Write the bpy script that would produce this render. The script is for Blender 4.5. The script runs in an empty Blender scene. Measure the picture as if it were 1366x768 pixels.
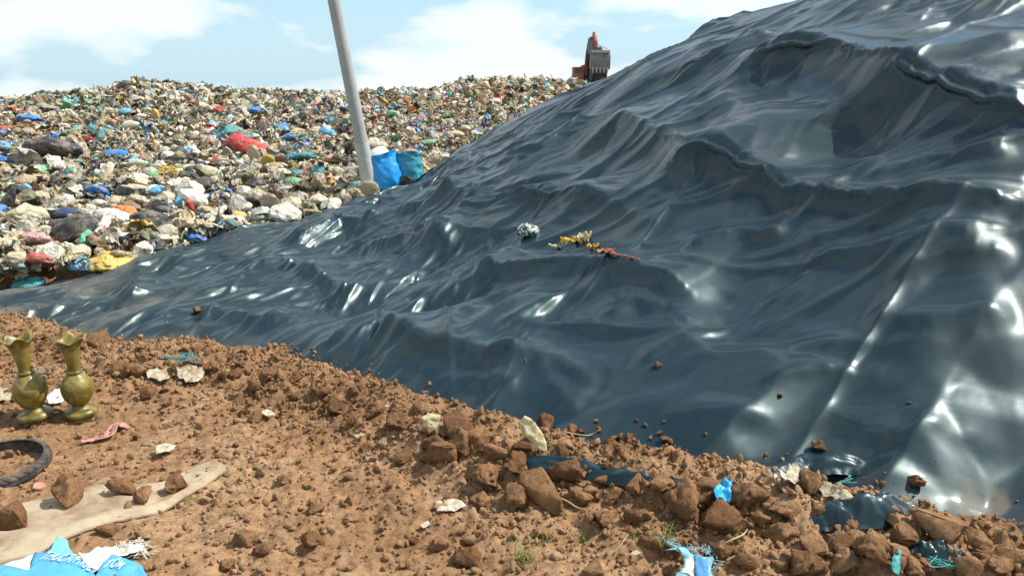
import bpy, bmesh, math, random, time
import numpy as np
from mathutils import Vector, Matrix, Euler
from mathutils.bvhtree import BVHTree

T0 = time.time()
random.seed(7)
rng = np.random.default_rng(11)
scene = bpy.context.scene
COL = scene.collection
R = math.radians

# ------------------------------------------------------------------ camera model
CAM_H, PITCH, FPX, PW, PH = 1.60, R(15.0), 994.0, 1366.0, 768.0
CAM = np.array([0.0, 0.0, CAM_H])


def ray(u, v):
    dx = (u - PW / 2) / FPX
    dy = -(v - PH / 2) / FPX
    d = np.array([dx, math.cos(PITCH) + dy * math.sin(PITCH), -math.sin(PITCH) + dy * math.cos(PITCH)])
    return d


def at_y(u, v, Y):
    d = ray(u, v)
    return CAM + d * (Y / d[1])


def at_z(u, v, z):
    d = ray(u, v)
    return CAM + d * ((z - CAM_H) / d[2])


# ------------------------------------------------------------------ noise
def _hash(ix, iy, iz, seed):
    h = (ix.astype(np.int64) * 374761393 + iy.astype(np.int64) * 668265263 + iz.astype(np.int64) * 2147483647 + seed * 974711) & 0xFFFFFFFF
    h = ((h ^ (h >> 13)) * 1274126177) & 0xFFFFFFFF
    h = ((h ^ (h >> 16)) * 2246822519) & 0xFFFFFFFF
    return (h ^ (h >> 15)) & 0xFFFFFF


def perlin2(x, y, seed=0):
    x = np.asarray(x, float); y = np.asarray(y, float)
    x0 = np.floor(x); y0 = np.floor(y)
    fx = x - x0; fy = y - y0
    u = fx * fx * fx * (fx * (fx * 6 - 15) + 10); v = fy * fy * fy * (fy * (fy * 6 - 15) + 10)
    z = np.zeros_like(x0)

    def g(i, j):
        a = _hash(x0 + i, y0 + j, z, seed) * (2 * math.pi / 16777216.0)
        return np.cos(a) * (fx - i) + np.sin(a) * (fy - j)
    a = g(0, 0) * (1 - u) + g(1, 0) * u
    b = g(0, 1) * (1 - u) + g(1, 1) * u
    return (a * (1 - v) + b * v) * 1.41


def perlin3(x, y, z, seed=0):
    x0 = np.floor(x); y0 = np.floor(y); z0 = np.floor(z)
    fx = x - x0; fy = y - y0; fz = z - z0
    u = fx * fx * (3 - 2 * fx); v = fy * fy * (3 - 2 * fy); w = fz * fz * (3 - 2 * fz)

    def g(i, j, k):
        h = _hash(x0 + i, y0 + j, z0 + k, seed)
        gx = (h & 255) / 127.5 - 1; gy = ((h >> 8) & 255) / 127.5 - 1; gz = ((h >> 16) & 255) / 127.5 - 1
        return gx * (fx - i) + gy * (fy - j) + gz * (fz - k)
    def lerp(a, b, t): return a + (b - a) * t
    return lerp(lerp(lerp(g(0, 0, 0), g(1, 0, 0), u), lerp(g(0, 1, 0), g(1, 1, 0), u), v),
                lerp(lerp(g(0, 0, 1), g(1, 0, 1), u), lerp(g(0, 1, 1), g(1, 1, 1), u), v), w)


def fbm2(x, y, oct=4, seed=0, gain=.5, ridged=False):
    s = 0; a = 1.0; f = 1.0
    for o in range(oct):
        n = perlin2(x * f + 17.3 * o, y * f - 9.1 * o, seed + o)
        if ridged: n = 1 - 2 * np.abs(n)
        s = s + a * n; a *= gain; f *= 2.03
    return s


def smooth(e0, e1, x):
    t = np.clip((x - e0) / (e1 - e0), 0, 1)
    return t * t * (3 - 2 * t)


# ------------------------------------------------------------------ object helpers
def tag(o, label=None, cat=None, group=None, kind=None):
    if label: o["label"] = label
    if cat: o["category"] = cat
    if group: o["group"] = group
    if kind: o["kind"] = kind
    return o


def mesh_np(name, V, F, mat=None, smooth_shade=True):
    """V (n,3) float, F (m,k) int array of equal-size faces -> mesh datablock"""
    me = bpy.data.meshes.new(name)
    V = np.ascontiguousarray(V, dtype=np.float32); F = np.ascontiguousarray(F, dtype=np.int32)
    n, k = F.shape
    me.vertices.add(len(V)); me.vertices.foreach_set("co", V.ravel())
    me.loops.add(n * k); me.loops.foreach_set("vertex_index", F.ravel())
    me.polygons.add(n)
    me.polygons.foreach_set("loop_start", np.arange(0, n * k, k, dtype=np.int32))
    me.polygons.foreach_set("use_smooth", np.full(n, smooth_shade, dtype=bool))
    me.update(calc_edges=True)
    if mat: me.materials.append(mat)
    return me


def link(name, me, parent=None, loc=None, rot=None, scale=None):
    o = bpy.data.objects.new(name, me)
    COL.objects.link(o)
    if parent: o.parent = parent
    if loc is not None: o.location = loc
    if rot is not None: o.rotation_euler = rot
    if scale is not None: o.scale = scale
    return o


def empty(name, loc, rot=(0, 0, 0)):
    o = bpy.data.objects.new(name, None)
    COL.objects.link(o); o.location = loc; o.rotation_euler = rot
    o.empty_display_size = .1
    return o


def grid_faces(r, c, off=0):
    i = np.arange(r - 1)[:, None] * c + np.arange(c - 1)[None, :]
    return (np.stack([i, i + 1, i + c + 1, i + c], -1).reshape(-1, 4) + off)


def bm_mesh(name, bm, mat=None, smooth_shade=True):
    me = bpy.data.meshes.new(name)
    bm.to_mesh(me); bm.free()
    for p in me.polygons: p.use_smooth = smooth_shade
    if mat: me.materials.append(mat)
    return me


def ico_arrays(sub):
    bm = bmesh.new(); bmesh.ops.create_icosphere(bm, subdivisions=sub, radius=1.0)
    V = np.array([v.co[:] for v in bm.verts]); F = np.array([[v.index for v in f.verts] for f in bm.faces])
    bm.free(); return V, F


# ------------------------------------------------------------------ materials
def new_mat(name):
    m = bpy.data.materials.new(name); m.use_nodes = True
    nt = m.node_tree
    b = nt.nodes["Principled BSDF"]
    return m, nt, b


def N(nt, typ, **kw):
    n = nt.nodes.new(typ)
    for k, v in kw.items():
        if k in n.inputs: n.inputs[k].default_value = v
        else: setattr(n, k, v)
    return n


def ramp(nt, stops, interp='LINEAR'):
    r = nt.nodes.new("ShaderNodeValToRGB"); r.color_ramp.interpolation = interp
    e = r.color_ramp.elements
    while len(e) < len(stops): e.new(.5)
    for i, (p, c) in enumerate(stops):
        e[i].position = p; e[i].color = (*c, 1) if len(c) == 3 else c
    return r


def simple_mat(name, color, rough=.6, spec=.5, var=.15, scale=8, bump=.0, bscale=60, metallic=0, dirt=None, dirt_amt=.5, sheen=0):
    m, nt, b = new_mat(name)
    tc = N(nt, "ShaderNodeTexCoord")
    nz = N(nt, "ShaderNodeTexNoise", Scale=scale, Detail=6.0, Roughness=.6)
    nt.links.new(tc.outputs["Object"], nz.inputs["Vector"])
    c = Vector(color)
    r = ramp(nt, [(.3, tuple(c * (1 - var))), (.7, tuple(c * (1 + var)))])
    nt.links.new(nz.outputs["Fac"], r.inputs[0])
    out = r.outputs[0]
    if dirt:
        n2 = N(nt, "ShaderNodeTexNoise", Scale=scale * .7, Detail=8.0, Roughness=.65)
        mp = N(nt, "ShaderNodeMapping"); mp.inputs["Location"].default_value = (3.1, 7.7, 1.3)
        nt.links.new(tc.outputs["Object"], mp.inputs[0]); nt.links.new(mp.outputs[0], n2.inputs["Vector"])
        r2 = ramp(nt, [(.62 - dirt_amt * .3, (0, 0, 0)), (.78 - dirt_amt * .2, (1, 1, 1))])
        nt.links.new(n2.outputs["Fac"], r2.inputs[0])
        mx = N(nt, "ShaderNodeMix", data_type='RGBA')
        nt.links.new(r2.outputs[0], mx.inputs[0]); nt.links.new(out, mx.inputs[6]); mx.inputs[7].default_value = (*dirt, 1)
        out = mx.outputs[2]
    nt.links.new(out, b.inputs["Base Color"])
    b.inputs["Roughness"].default_value = rough
    b.inputs["Specular IOR Level"].default_value = spec
    b.inputs["Metallic"].default_value = metallic
    if bump:
        n3 = N(nt, "ShaderNodeTexNoise", Scale=bscale, Detail=5.0, Roughness=.6)
        nt.links.new(tc.outputs["Object"], n3.inputs["Vector"])
        bp = N(nt, "ShaderNodeBump", Strength=bump, Distance=.02)
        nt.links.new(n3.outputs["Fac"], bp.inputs["Height"]); nt.links.new(bp.outputs[0], b.inputs["Normal"])
    return m


# ------------------------------------------------------------------ terrain functions
def tps_fit(XY, Z, lam=1e-3):
    n = len(XY)
    d = np.linalg.norm(XY[:, None] - XY[None], axis=-1)
    K = np.where(d > 1e-9, d * d * np.log(d + 1e-12), 0) + lam * np.eye(n)
    A = np.zeros((n + 3, n + 3)); A[:n, :n] = K
    A[:n, n] = 1; A[:n, n + 1:] = XY; A[n:, :n] = A[:n, n:].T
    w = np.linalg.solve(A, np.concatenate([Z, np.zeros(3)]))
    return XY, w


def tps_eval(fit, x, y):
    XY, w = fit
    s = w[-3] + w[-2] * x + w[-1] * y
    for i in range(len(XY)):
        d2 = (x - XY[i, 0]) ** 2 + (y - XY[i, 1]) ** 2
        s = s + w[i] * .5 * d2 * np.log(d2 + 1e-12)
    return s


FOOT = [(-420, 405), (-150, 420), (0, 432), (150, 468), (370, 488), (470, 518), (640, 580), (830, 626), (1000, 652), (1200, 698), (1366, 738), (1560, 790), (1800, 860), (2250, 985)]
CREST = [(-420, 392, 5.9), (-150, 392, 6.1), (0, 392, 6.1), (120, 372, 6.4), (230, 334, 7.0), (350, 300, 7.9), (490, 263, 9.3), (560, 236, 9.8), (650, 183, 10.3),
         (760, 124, 10.8), (860, 84, 10.6), (960, 39, 10.2), (1080, 1, 9.7), (1200, -38, 9.2), (1366, -80, 8.7), (1700, -120, 8.4), (2150, -150, 8.2)]
foot_w = np.array([at_z(u, v, 0.0) for u, v in FOOT])
crest_w = np.array([at_y(u, v, Y) for u, v, Y in CREST])


def _tarp_ctrl():
    pts = [p for p in foot_w]
    pts += [p + np.array([0, -.5, -.16]) for p in foot_w]
    pts += [p for p in crest_w]
    # a convex shoulder part-way up
    for k, (a, b, lift) in enumerate([(3, 4, .02), (5, 6, .06), (6, 8, .12), (7, 9, .2), (8, 10, .3), (9, 12, .42), (10, 14, .5), (12, 15, .5)]):
        f, c = foot_w[a], crest_w[b]
        m = f * .45 + c * .55; m = m.copy(); m[2] += lift * .5; pts.append(m)
        m = f * .75 + c * .25; m = m.copy(); m[2] += lift * .35; pts.append(m)
    for c in crest_w[9:]:
        pts.append(c + np.array([.4, 1.8, -.25])); pts.append(c + np.array([.8, 4.5, -1.3]))
    pts = np.array(pts)
    return tps_fit(pts[:, :2], pts[:, 2], .01)


TFIT = _tarp_ctrl()


def tarp_base(x, y):
    return tps_eval(TFIT, x, y)


foot_fx, foot_fy = foot_w[:, 0], foot_w[:, 1]


def foot_y(x):
    return np.interp(x, foot_fx, foot_fy)


def crest_y(x):
    return np.interp(x, crest_w[:, 0], crest_w[:, 1])


def heap_base(x, y):
    """surface of the rubbish field behind the liner"""
    d = np.sqrt(x * x + y * y)
    z = np.interp(d, [0, 5.5, 7, 10, 14, 20, 28, 40, 50, 60, 90], [-.1, -.05, .08, .25, .42, .68, .95, 1.25, 1.35, 1.2, -1.5])
    z = z + (.22 * fbm2(x * .16, y * .16, 3, 5) + 2 * .11 * fbm2(x * .6, y * .6, 3, 9)) * smooth(7, 22, d)
    # skyline: higher at the left third and left of the machine, a dip between
    az = np.degrees(np.arctan2(x, y))
    prof = np.interp(az, [-60, -36, -33, -30, -28, -26, -24, -21, -18, -15, -12, -9, -6, -4, -1, 3, 5.5, 9, 30], [-.5, -.55, -.55, -.25, .0, .45, .30, .0, -.2, -.22, -.2, -.1, .0, .45, .62, .52, .20, .0, 0])
    z = z + prof * smooth(22, 38, d) * (1 - smooth(60, 90, d))
    return z


def soil_base(x, y):
    """bare earth in front of the liner, rising over its buried edge"""
    fy = foot_y(x)
    d = fy - y                       # >0 towards the camera
    z = .035 * fbm2(x * .9, y * .9, 3, 21)
    berm = np.exp(-((d - .18) / .30) ** 2)
    amp = np.interp(x, [-4.5, -3, -1.5, -.3, .3, 1.2, 2.2], [.05, .06, .07, .10, .10, .07, .05])
    z = z + berm * (amp + .03 * fbm2(x * 2.4, y * 2.4, 2, 33))
    z = z - .6 * smooth(-.05, -1.2, d)     # dives under the liner
    return z
DET = 0.85
# ------------------------------------------------------------------ the liner, draped by a small cloth relaxation
def make_tarp_grid(Rn, Cn):
    s = np.linspace(0, 1, Cn)
    nf = len(foot_w)
    # bottom edge, pushed a little under the soil
    def resample(P, n, wts=None):
        seg = np.linalg.norm(np.diff(P[:, :2], axis=0), axis=1)
        t = np.concatenate([[0], np.cumsum(seg)]); t /= t[-1]
        return np.stack([np.interp(n, t, P[:, k]) for k in range(3)], 1)
    B = resample(foot_w, s); B[:, 1] -= .42
    Tt = crest_w.copy()
    back = np.interp(Tt[:, 0], [-3, -1.0, 1.0, 3], [.0, .05, 1.6, 2.6])
    Tt[:, 1] += back
    # parametrise the top so columns fan out evenly
    Tn = resample(Tt, s)
    t = np.linspace(0, 1, Rn)[:, None, None]
    tt = t ** .9
    P = B[None] * (1 - tt) + Tn[None] * tt
    P[..., 2] = tarp_base(P[..., 0], P[..., 1])
    return P


# ridges: pixel polylines on the mound, height, uphill width, downhill width
RIDGES = [
    ([(930, 130), (1020, 78), (1090, 62), (1130, 70), (1210, 98), (1366, 140), (1520, 175)], .30, .75, .20),
    ([(860, 235), (960, 212), (1060, 235), (1200, 250), (1366, 262), (1520, 262)], .20, .55, .15),
    ([(420, 470), (500, 424), (570, 446), (640, 452), (740, 440)], .17, .42, .13),
    ([(640, 470), (700, 470), (745, 468), (800, 500)], .07, .25, .10),
    ([(600, 350), (680, 345), (780, 338), (880, 352), (960, 372)], .19, .5, .15),
    ([(790, 420), (850, 395), (900, 400), (935, 425)], .09, .3, .10),
    ([(560, 250), (640, 268), (720, 262), (800, 268), (900, 300)], .13, .5, .14),
    ([(760, 190), (830, 162), (900, 190), (930, 240)], .22, .5, .18),
    ([(1060, 330), (1100, 318), (1180, 325), (1260, 318), (1340, 330)], .12, .4, .15),
    ([(1140, 420), (1240, 432), (1366, 420)], .09, .35, .12),
    ([(960, 470), (1080, 455), (1200, 462), (1290, 470)], .07, .3, .10),
    ([(850, 548), (980, 568), (1120, 560), (1300, 540)], .035, .22, .07),
    ([(1000, 618), (1130, 598), (1240, 575), (1366, 580)], .04, .2, .07),
    ([(300, 365), (380, 352), (440, 372), (480, 400)], .10, .3, .10),
    ([(160, 430), (250, 415), (340, 425), (420, 420)], .05, .25, .08),
    ([(460, 330), (540, 310), (620, 325)], .10, .35, .11),
    ([(190, 345), (180, 385), (165, 410)], .07, .12, .10),
    ([(560, 520), (620, 500), (700, 508)], .05, .2, .07),
    ([(230, 400), (330, 372), (400, 345)], .06, .16, .06), ([(330, 440), (430, 400), (500, 380)], .06, .16, .06), ([(380, 330), (450, 300), (520, 290)], .07, .2, .06),
    ([(520, 290), (600, 262), (660, 215)], .07, .2, .07), ([(560, 400), (640, 372), (700, 330)], .07, .2, .06), ([(600, 480), (700, 420), (760, 390)], .06, .18, .06),
    ([(420, 500), (500, 462), (540, 440)], .05, .14, .05), ([(650, 225), (720, 200), (790, 150)], .09, .25, .08), ([(880, 120), (960, 90), (1040, 40)], .09, .25, .08),
    ([(900, 330), (990, 300), (1060, 300)], .09, .25, .08), ([(1180, 380), (1260, 350), (1366, 345)], .09, .22, .08), ([(840, 480), (900, 450), (980, 420)], .06, .18, .06),
    ([(1000, 520), (1100, 500), (1200, 505)], .045, .15, .05), ([(150, 402), (215, 372), (260, 340)], .06, .12, .06), ([(1130, 250), (1240, 215), (1366, 215)], .10, .25, .08),
]


def px_on(func, u, v, y0=2.0, y1=16.0, n=600):
    d = ray(u, v)
    ys = np.linspace(y0, y1, n)
    P = CAM[None] + d[None] * (ys / d[1])[:, None]
    h = func(P[:, 0], P[:, 1])
    below = P[:, 2] < h
    i = int(np.argmax(below)) if below.any() else n - 1
    return P[i]


def facets(gx, gy, spacing, ang, stretch, seed):
    """piecewise linear relief: random heights on scattered points, joined by a Delaunay net stretched along one direction"""
    from mathutils.geometry import delaunay_2d_cdt
    r = np.random.default_rng(seed)
    ca, sa = math.cos(ang), math.sin(ang)
    x0, dx, nx = gx; y0, dy, ny = gy
    x1, y1 = x0 + dx * nx, y0 + dy * ny
    cx, cy = (x0 + x1) / 2, (y0 + y1) / 2
    half = .5 * math.hypot(x1 - x0, y1 - y0) + spacing * stretch * 2
    nu = int(2 * half / (spacing * stretch)); nv = int(2 * half / spacing)
    U, V = np.meshgrid((np.arange(nu) + .5) / nu * 2 * half - half, (np.arange(nv) + .5) / nv * 2 * half - half)
    U = U + r.uniform(-.48, .48, U.shape) * spacing * stretch; V = V + r.uniform(-.48, .48, V.shape) * spacing
    H = r.uniform(-1, 1, U.shape).ravel(); H = np.sign(H) * np.abs(H) ** .7
    pts = [Vector((a / stretch, b)) for a, b in zip(U.ravel(), V.ravel())]
    vs, _, fs, ov, _, _ = delaunay_2d_cdt(pts, [], [], 0, 1e-5)
    hv = np.array([H[o[0]] for o in ov]); P = np.array([(v[0] * stretch, v[1]) for v in vs])
    W = np.stack([cx + P[:, 0] * ca - P[:, 1] * sa, cy + P[:, 0] * sa + P[:, 1] * ca], 1)
    out = np.zeros((ny, nx))
    for f in fs:
        a, b, c = W[f[0]], W[f[1]], W[f[2]]
        mnx = int((min(a[0], b[0], c[0]) - x0) / dx); mxx = int((max(a[0], b[0], c[0]) - x0) / dx) + 2
        mny = int((min(a[1], b[1], c[1]) - y0) / dy); mxy = int((max(a[1], b[1], c[1]) - y0) / dy) + 2
        mnx = max(mnx, 0); mny = max(mny, 0); mxx = min(mxx, nx); mxy = min(mxy, ny)
        if mnx >= mxx or mny >= mxy: continue
        X = x0 + dx * np.arange(mnx, mxx)[None]; Y = y0 + dy * np.arange(mny, mxy)[:, None]
        den = (b[1] - c[1]) * (a[0] - c[0]) + (c[0] - b[0]) * (a[1] - c[1])
        if abs(den) < 1e-9: continue
        l1 = ((b[1] - c[1]) * (X - c[0]) + (c[0] - b[0]) * (Y - c[1])) / den
        l2 = ((c[1] - a[1]) * (X - c[0]) + (a[0] - c[0]) * (Y - c[1])) / den
        l3 = 1 - l1 - l2
        m = (l1 >= -1e-6) & (l2 >= -1e-6) & (l3 >= -1e-6)
        blk = out[mny:mxy, mnx:mxx]
        blk[m] = (l1 * hv[f[0]] + l2 * hv[f[1]] + l3 * hv[f[2]])[m]
    return out


def collider(x, y, gx, gy):
    z = tarp_base(x, y)
    up = smooth(-.25, .35, y - foot_y(x))
    left = smooth(.4, -1.4, x)
    z = z + up * (.05 * fbm2(x * .9, y * .9, 2, 61))
    A = facets(gx, gy, .55, R(8), 1.8, 5) * .060
    B = facets(gx, gy, .40, R(70), 2.4, 7) * .045
    z = z + up * (A * (1 - left) + B * left)
    for pl, a, wu, wd in RIDGES:
        Q = np.array([px_on(lambda X_, Y_: tarp_base(X_, Y_) + a * .85, u, v) for u, v in pl])[:, :2]
        best = np.full(x.shape, 1e9); sg = np.zeros(x.shape); tpar = np.zeros(x.shape)
        tot = np.concatenate([[0], np.cumsum(np.linalg.norm(np.diff(Q, axis=0), axis=1))])
        for i in range(len(Q) - 1):
            a0, b0 = Q[i], Q[i + 1]; e = b0 - a0; L2 = e @ e
            px = x - a0[0]; py = y - a0[1]
            t = np.clip((px * e[0] + py * e[1]) / L2, 0, 1)
            dx = px - t * e[0]; dy = py - t * e[1]
            d = np.sqrt(dx * dx + dy * dy)
            m = d < best
            best = np.where(m, d, best)
            sg = np.where(m, e[0] * py - e[1] * px, sg)
            tpar = np.where(m, (tot[i] + t * math.sqrt(L2)) / tot[-1], tpar)
        # perspective: ridges high on the slope are further off, so scale widths with distance
        k = np.clip(np.mean(Q[:, 1]) / 5.5, .6, 1.6)
        up_side = sg > 0
        w = np.where(up_side, wu, wd) * k
        prof = np.where(up_side, np.exp(-(best / w) ** 1.0), np.exp(-(best / w) ** 1.25))
        endf = smooth(0, .22, tpar) * smooth(1, .8, tpar)
        z = z + a * k * 1.0 * prof * endf
    return z


def relax(P, gx, gy, Hc, iters, excess, bend, dt=.03, g=-6.0, damp=.96, pin_top=True, seedn=0, fric=1.0):
    """position based cloth on a regular grid over a height field collider"""
    P = P.astype(np.float32); V = np.zeros_like(P)
    Rn, Cn = P.shape[:2]
    pinned = P.copy()
    s_ = slice(None)
    batches = []

    def add(sa, sb, k, ex):
        L = np.linalg.norm(P0[sa] - P0[sb], axis=-1)[..., None]
        batches.append((sa, sb, (L * (1 + ex[sa][..., None])).astype(np.float32), np.float32(k)))
    P0 = P.copy()
    ex = excess.astype(np.float32)
    for o in (0, 1):
        n = (Cn - 1 - o + 1) // 2
        add((s_, slice(o, o + 2 * n - 1, 2)), (s_, slice(o + 1, o + 2 * n, 2)), 1.0, ex)
        n = (Rn - 1 - o + 1) // 2
        add((slice(o, o + 2 * n - 1, 2), s_), (slice(o + 1, o + 2 * n, 2), s_), 1.0, ex)
        ra = slice(o, o + 2 * n - 1, 2); rb = slice(o + 1, o + 2 * n, 2)
        add((ra, slice(0, Cn - 1)), (rb, slice(1, Cn)), .6, ex)
        add((ra, slice(1, Cn)), (rb, slice(0, Cn - 1)), .6, ex)
    if bend > 0:
        for o in range(4):
            n = max(0, (Cn - 3 - o) // 4 + 1)
            if n: add((s_, slice(o, o + 4 * n - 3, 4)), (s_, slice(o + 2, o + 4 * n - 1, 4)), bend, ex)
            n = max(0, (Rn - 3 - o) // 4 + 1)
            if n: add((slice(o, o + 4 * n - 3, 4), s_), (slice(o + 2, o + 4 * n - 1, 4), s_), bend, ex)
    gx0, gdx, gnx = gx; gy0, gdy, gny = gy

    def sample(x, y):
        fx = np.clip((x - gx0) / gdx, 0, gnx - 1.001); fy = np.clip((y - gy0) / gdy, 0, gny - 1.001)
        ix = fx.astype(np.int32); iy = fy.astype(np.int32); fx = fx - ix; fy = fy - iy
        h00 = Hc[iy, ix]; h10 = Hc[iy, ix + 1]; h01 = Hc[iy + 1, ix]; h11 = Hc[iy + 1, ix + 1]
        return (h00 * (1 - fx) + h10 * fx) * (1 - fy) + (h01 * (1 - fx) + h11 * fx) * fy
    for it in range(iters):
        V[..., 2] += g * dt
        V *= damp
        old = P.copy()
        P += V * dt
        for sub in range(2):
            for sa, sb, L, k in batches:
                A = P[sa]; Bp = P[sb]
                d = Bp - A
                l = np.sqrt(np.einsum('ijk,ijk->ij', d, d))[..., None]
                c = d * ((l - L) / (l + 1e-9) * (.5 * k))
                P[sa] += c; P[sb] -= c
            h = sample(P[..., 0], P[..., 1])
            pen = P[..., 2] < h
            P[..., 2] = np.where(pen, h, P[..., 2])
            P[0] = pinned[0]
            if pin_top: P[-1] = pinned[-1]
            P[:, 0] = pinned[:, 0]; P[:, -1] = pinned[:, -1]
        if fric < 1: P[pen, :2] = old[pen, :2] + fric * (P[pen, :2] - old[pen, :2])
        V = (P - old) / dt
        V[pen, :2] *= .5                       # friction where it lies on the heap
    return P


def upsample(P, Rn, Cn):
    r0, c0 = P.shape[:2]

    def cub(A, n, axis):
        A = np.moveaxis(A, axis, 0); m = A.shape[0]
        t = np.linspace(0, m - 1, n); i = np.minimum(t.astype(int), m - 2); f = (t - i)[:, None, None]
        a = A[np.maximum(i - 1, 0)]; b = A[i]; c = A[i + 1]; d = A[np.minimum(i + 2, m - 1)]
        out = .5 * ((2 * b) + (-a + c) * f + (2 * a - 5 * b + 4 * c - d) * f ** 2 + (-a + 3 * b - 3 * c + d) * f ** 3)
        return np.moveaxis(out, 0, axis)
    return cub(cub(P, Rn, 0), Cn, 1)


def build_tarp():
    gx = (-9.0, .04, 500); gy = (1.5, .04, 320)
    X, Y = np.meshgrid(gx[0] + gx[1] * np.arange(gx[2]), gy[0] + gy[1] * np.arange(gy[2]))
    Hc = collider(X, Y, gx, gy).astype(np.float32)

    def excess(P, lo, hi, seed):
        x, y = P[..., 0], P[..., 1]
        n = fbm2(x * .8, y * .8, 2, seed)
        return (lo + (hi - lo) * np.clip(.5 + .6 * n, 0, 1)) * (.3 + .7 * smooth(.3, 1.4, y - foot_y(x)))
    P = make_tarp_grid(120, 210)
    pinb = P[[0, -1]].copy(); P[2:-2, 2:-2, 2] += .18
    L0 = None
    P = relax(P, gx, gy, Hc, TARP_IT[0], excess(P, -.01, .015, 3), .06, seedn=1)
    P = upsample(P, 240, 420)
    P[1:-1, 1:-1, 2] += .012 * rng.uniform(0, 1, P[1:-1, 1:-1, 2].shape)
    P = relax(P, gx, gy, Hc, TARP_IT[1], excess(P, .006, .028, 8), .2, g=-1.2, damp=.9, fric=.35)
    P = upsample(P, 400, 700)
    P = relax(P, gx, gy, Hc, TARP_IT[2], excess(P, .000, .012, 15), .35, g=-1.2, damp=.9, fric=.35)
    P = upsample(P, 460, 1040)
    # crisp small creases of the stiff plastic
    g2x = (-9.0, .02, 1000); g2y = (1.5, .02, 640)
    D1 = facets(g2x, g2y, .24, R(26), 2.6, 31) * .062 + facets(g2x, g2y, .12, R(-30), 2.6, 32) * .016
    D2 = facets(g2x, g2y, .17, R(60), 3.6, 33) * .075 + facets(g2x, g2y, .075, R(44), 3.0, 34) * .026
    D3 = facets(g2x, g2y, .48, R(-10), 2.0, 35) * .135
    wx = P[..., 0] + .012 * perlin2(P[..., 0] * 2.5, P[..., 1] * 2.5, 91); wy = P[..., 1] + .012 * perlin2(P[..., 0] * 2.5, P[..., 1] * 2.5, 92)
    fx = np.clip((wx - g2x[0]) / g2x[1], 0, g2x[2] - 2); fy = np.clip((wy - g2y[0]) / g2y[1], 0, g2y[2] - 2)
    ix = fx.astype(int); iy = fy.astype(int); fx = fx - ix; fy = fy - iy

    def smp(D): return (D[iy, ix] * (1 - fx) + D[iy, ix + 1] * fx) * (1 - fy) + (D[iy + 1, ix] * (1 - fx) + D[iy + 1, ix + 1] * fx) * fy
    left = smooth(.9, -.9, P[..., 0])
    edge = smooth(-.35, .30, P[..., 1] - foot_y(P[..., 0]))
    loc = np.clip(.35 + 1.1 * fbm2(P[..., 0] * .9, P[..., 1] * .9, 2, 44) + .5 * left, .32, 1)
    # pinched welts: long narrow raised creases
    r = np.random.default_rng(77)
    W = np.zeros(P.shape[:2]); X, Y = P[..., 0], P[..., 1]
    for k in range(420):
        cx = r.uniform(-4.5, 6.5); f = foot_y(cx); cyv = f + r.uniform(.15, 1) ** 1.3 * (crest_y(cx) + .4 - f)
        if k > 300: cx = r.uniform(-4, 0); cyv = foot_y(cx) + r.uniform(.1, 1) * (crest_y(cx) - foot_y(cx))
        lft = cx < -.2 + r.normal(0, .5)
        an = R(r.normal(68, 14)) if lft else R(r.normal(2, 24))
        L = r.uniform(.3, 1.2) * (1 if lft else 1.35); w = r.uniform(.022, .05) * (1 if lft else 1.3); h = w * r.uniform(.5, 1.25)
        ca, sa = math.cos(an), math.sin(an)
        u_ = (X - cx) * ca + (Y - cyv) * sa; v_ = -(X - cx) * sa + (Y - cyv) * ca + .05 * L * np.sin(u_ / L * 2 + k)
        m = (np.abs(u_) < L) & (np.abs(v_) < w * 6)
        if not m.any(): continue
        prof = np.exp(-np.abs(v_[m]) / (w * np.where(v_[m] > 0, 1.6, .8))) * (1 - (np.abs(u_[m]) / L) ** 1.5)
        W[m] = np.maximum(W[m], h * prof)
    P[..., 2] += edge * W * .9 * DET
    P[..., 2] += DET * edge * loc * (smp(D1) * (1 - left) + smp(D2) * left + smp(D3) * (1 - .7 * left) * (.18 + .82 * smooth(.6, 2.8, P[..., 1] - foot_y(P[..., 0]))) + .5 * smp(D1) * smooth(2.0, .8, P[..., 1] - foot_y(P[..., 0])) * (1 - left))
    return P


TARP_IT = (260, 130, 50)
t1 = time.time()
TP = build_tarp()
print("tarp", round(time.time() - t1, 1))
EXPOSURE = 0.75
CLOUD_OFF = (5.7, 2.8, 1.0)
SKY_TINT = (.75, .95, .97, 1)
# ------------------------------------------------------------------ camera, light, sky
cam_d = bpy.data.cameras.new("camera"); cam = bpy.data.objects.new("camera", cam_d); COL.objects.link(cam)
cam.location = CAM; cam.rotation_euler = (R(90) - PITCH, 0, 0)
cam_d.sensor_width = 36; cam_d.lens = FPX * 36 / PW
cam_d.clip_start = .05; cam_d.clip_end = 3000
scene.camera = cam

SUN_EL, SUN_AZ = R(52), R(76)       # azimuth clockwise from the view direction (+Y)
sd = bpy.data.lights.new("sun", 'SUN'); sun = bpy.data.objects.new("sun", sd); COL.objects.link(sun)
sv = Vector((math.sin(SUN_AZ) * math.cos(SUN_EL), math.cos(SUN_AZ) * math.cos(SUN_EL), math.sin(SUN_EL)))
sun.rotation_euler = sv.to_track_quat('Z', 'Y').to_euler()
sd.energy = 4.2; sd.angle = R(.53); sd.color = (1.0, .955, .88)

world = bpy.data.worlds.new("World"); scene.world = world; world.use_nodes = True
wn = world.node_tree; wn.nodes.clear()
out = N(wn, "ShaderNodeOutputWorld"); bg = N(wn, "ShaderNodeBackground", Strength=.12)
sky = N(wn, "ShaderNodeTexSky", sky_type='NISHITA', sun_disc=False, sun_elevation=SUN_EL, sun_rotation=SUN_AZ, altitude=10.0, air_density=1.0, dust_density=.5, ozone_density=1.4)
tc = N(wn, "ShaderNodeTexCoord")
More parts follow.
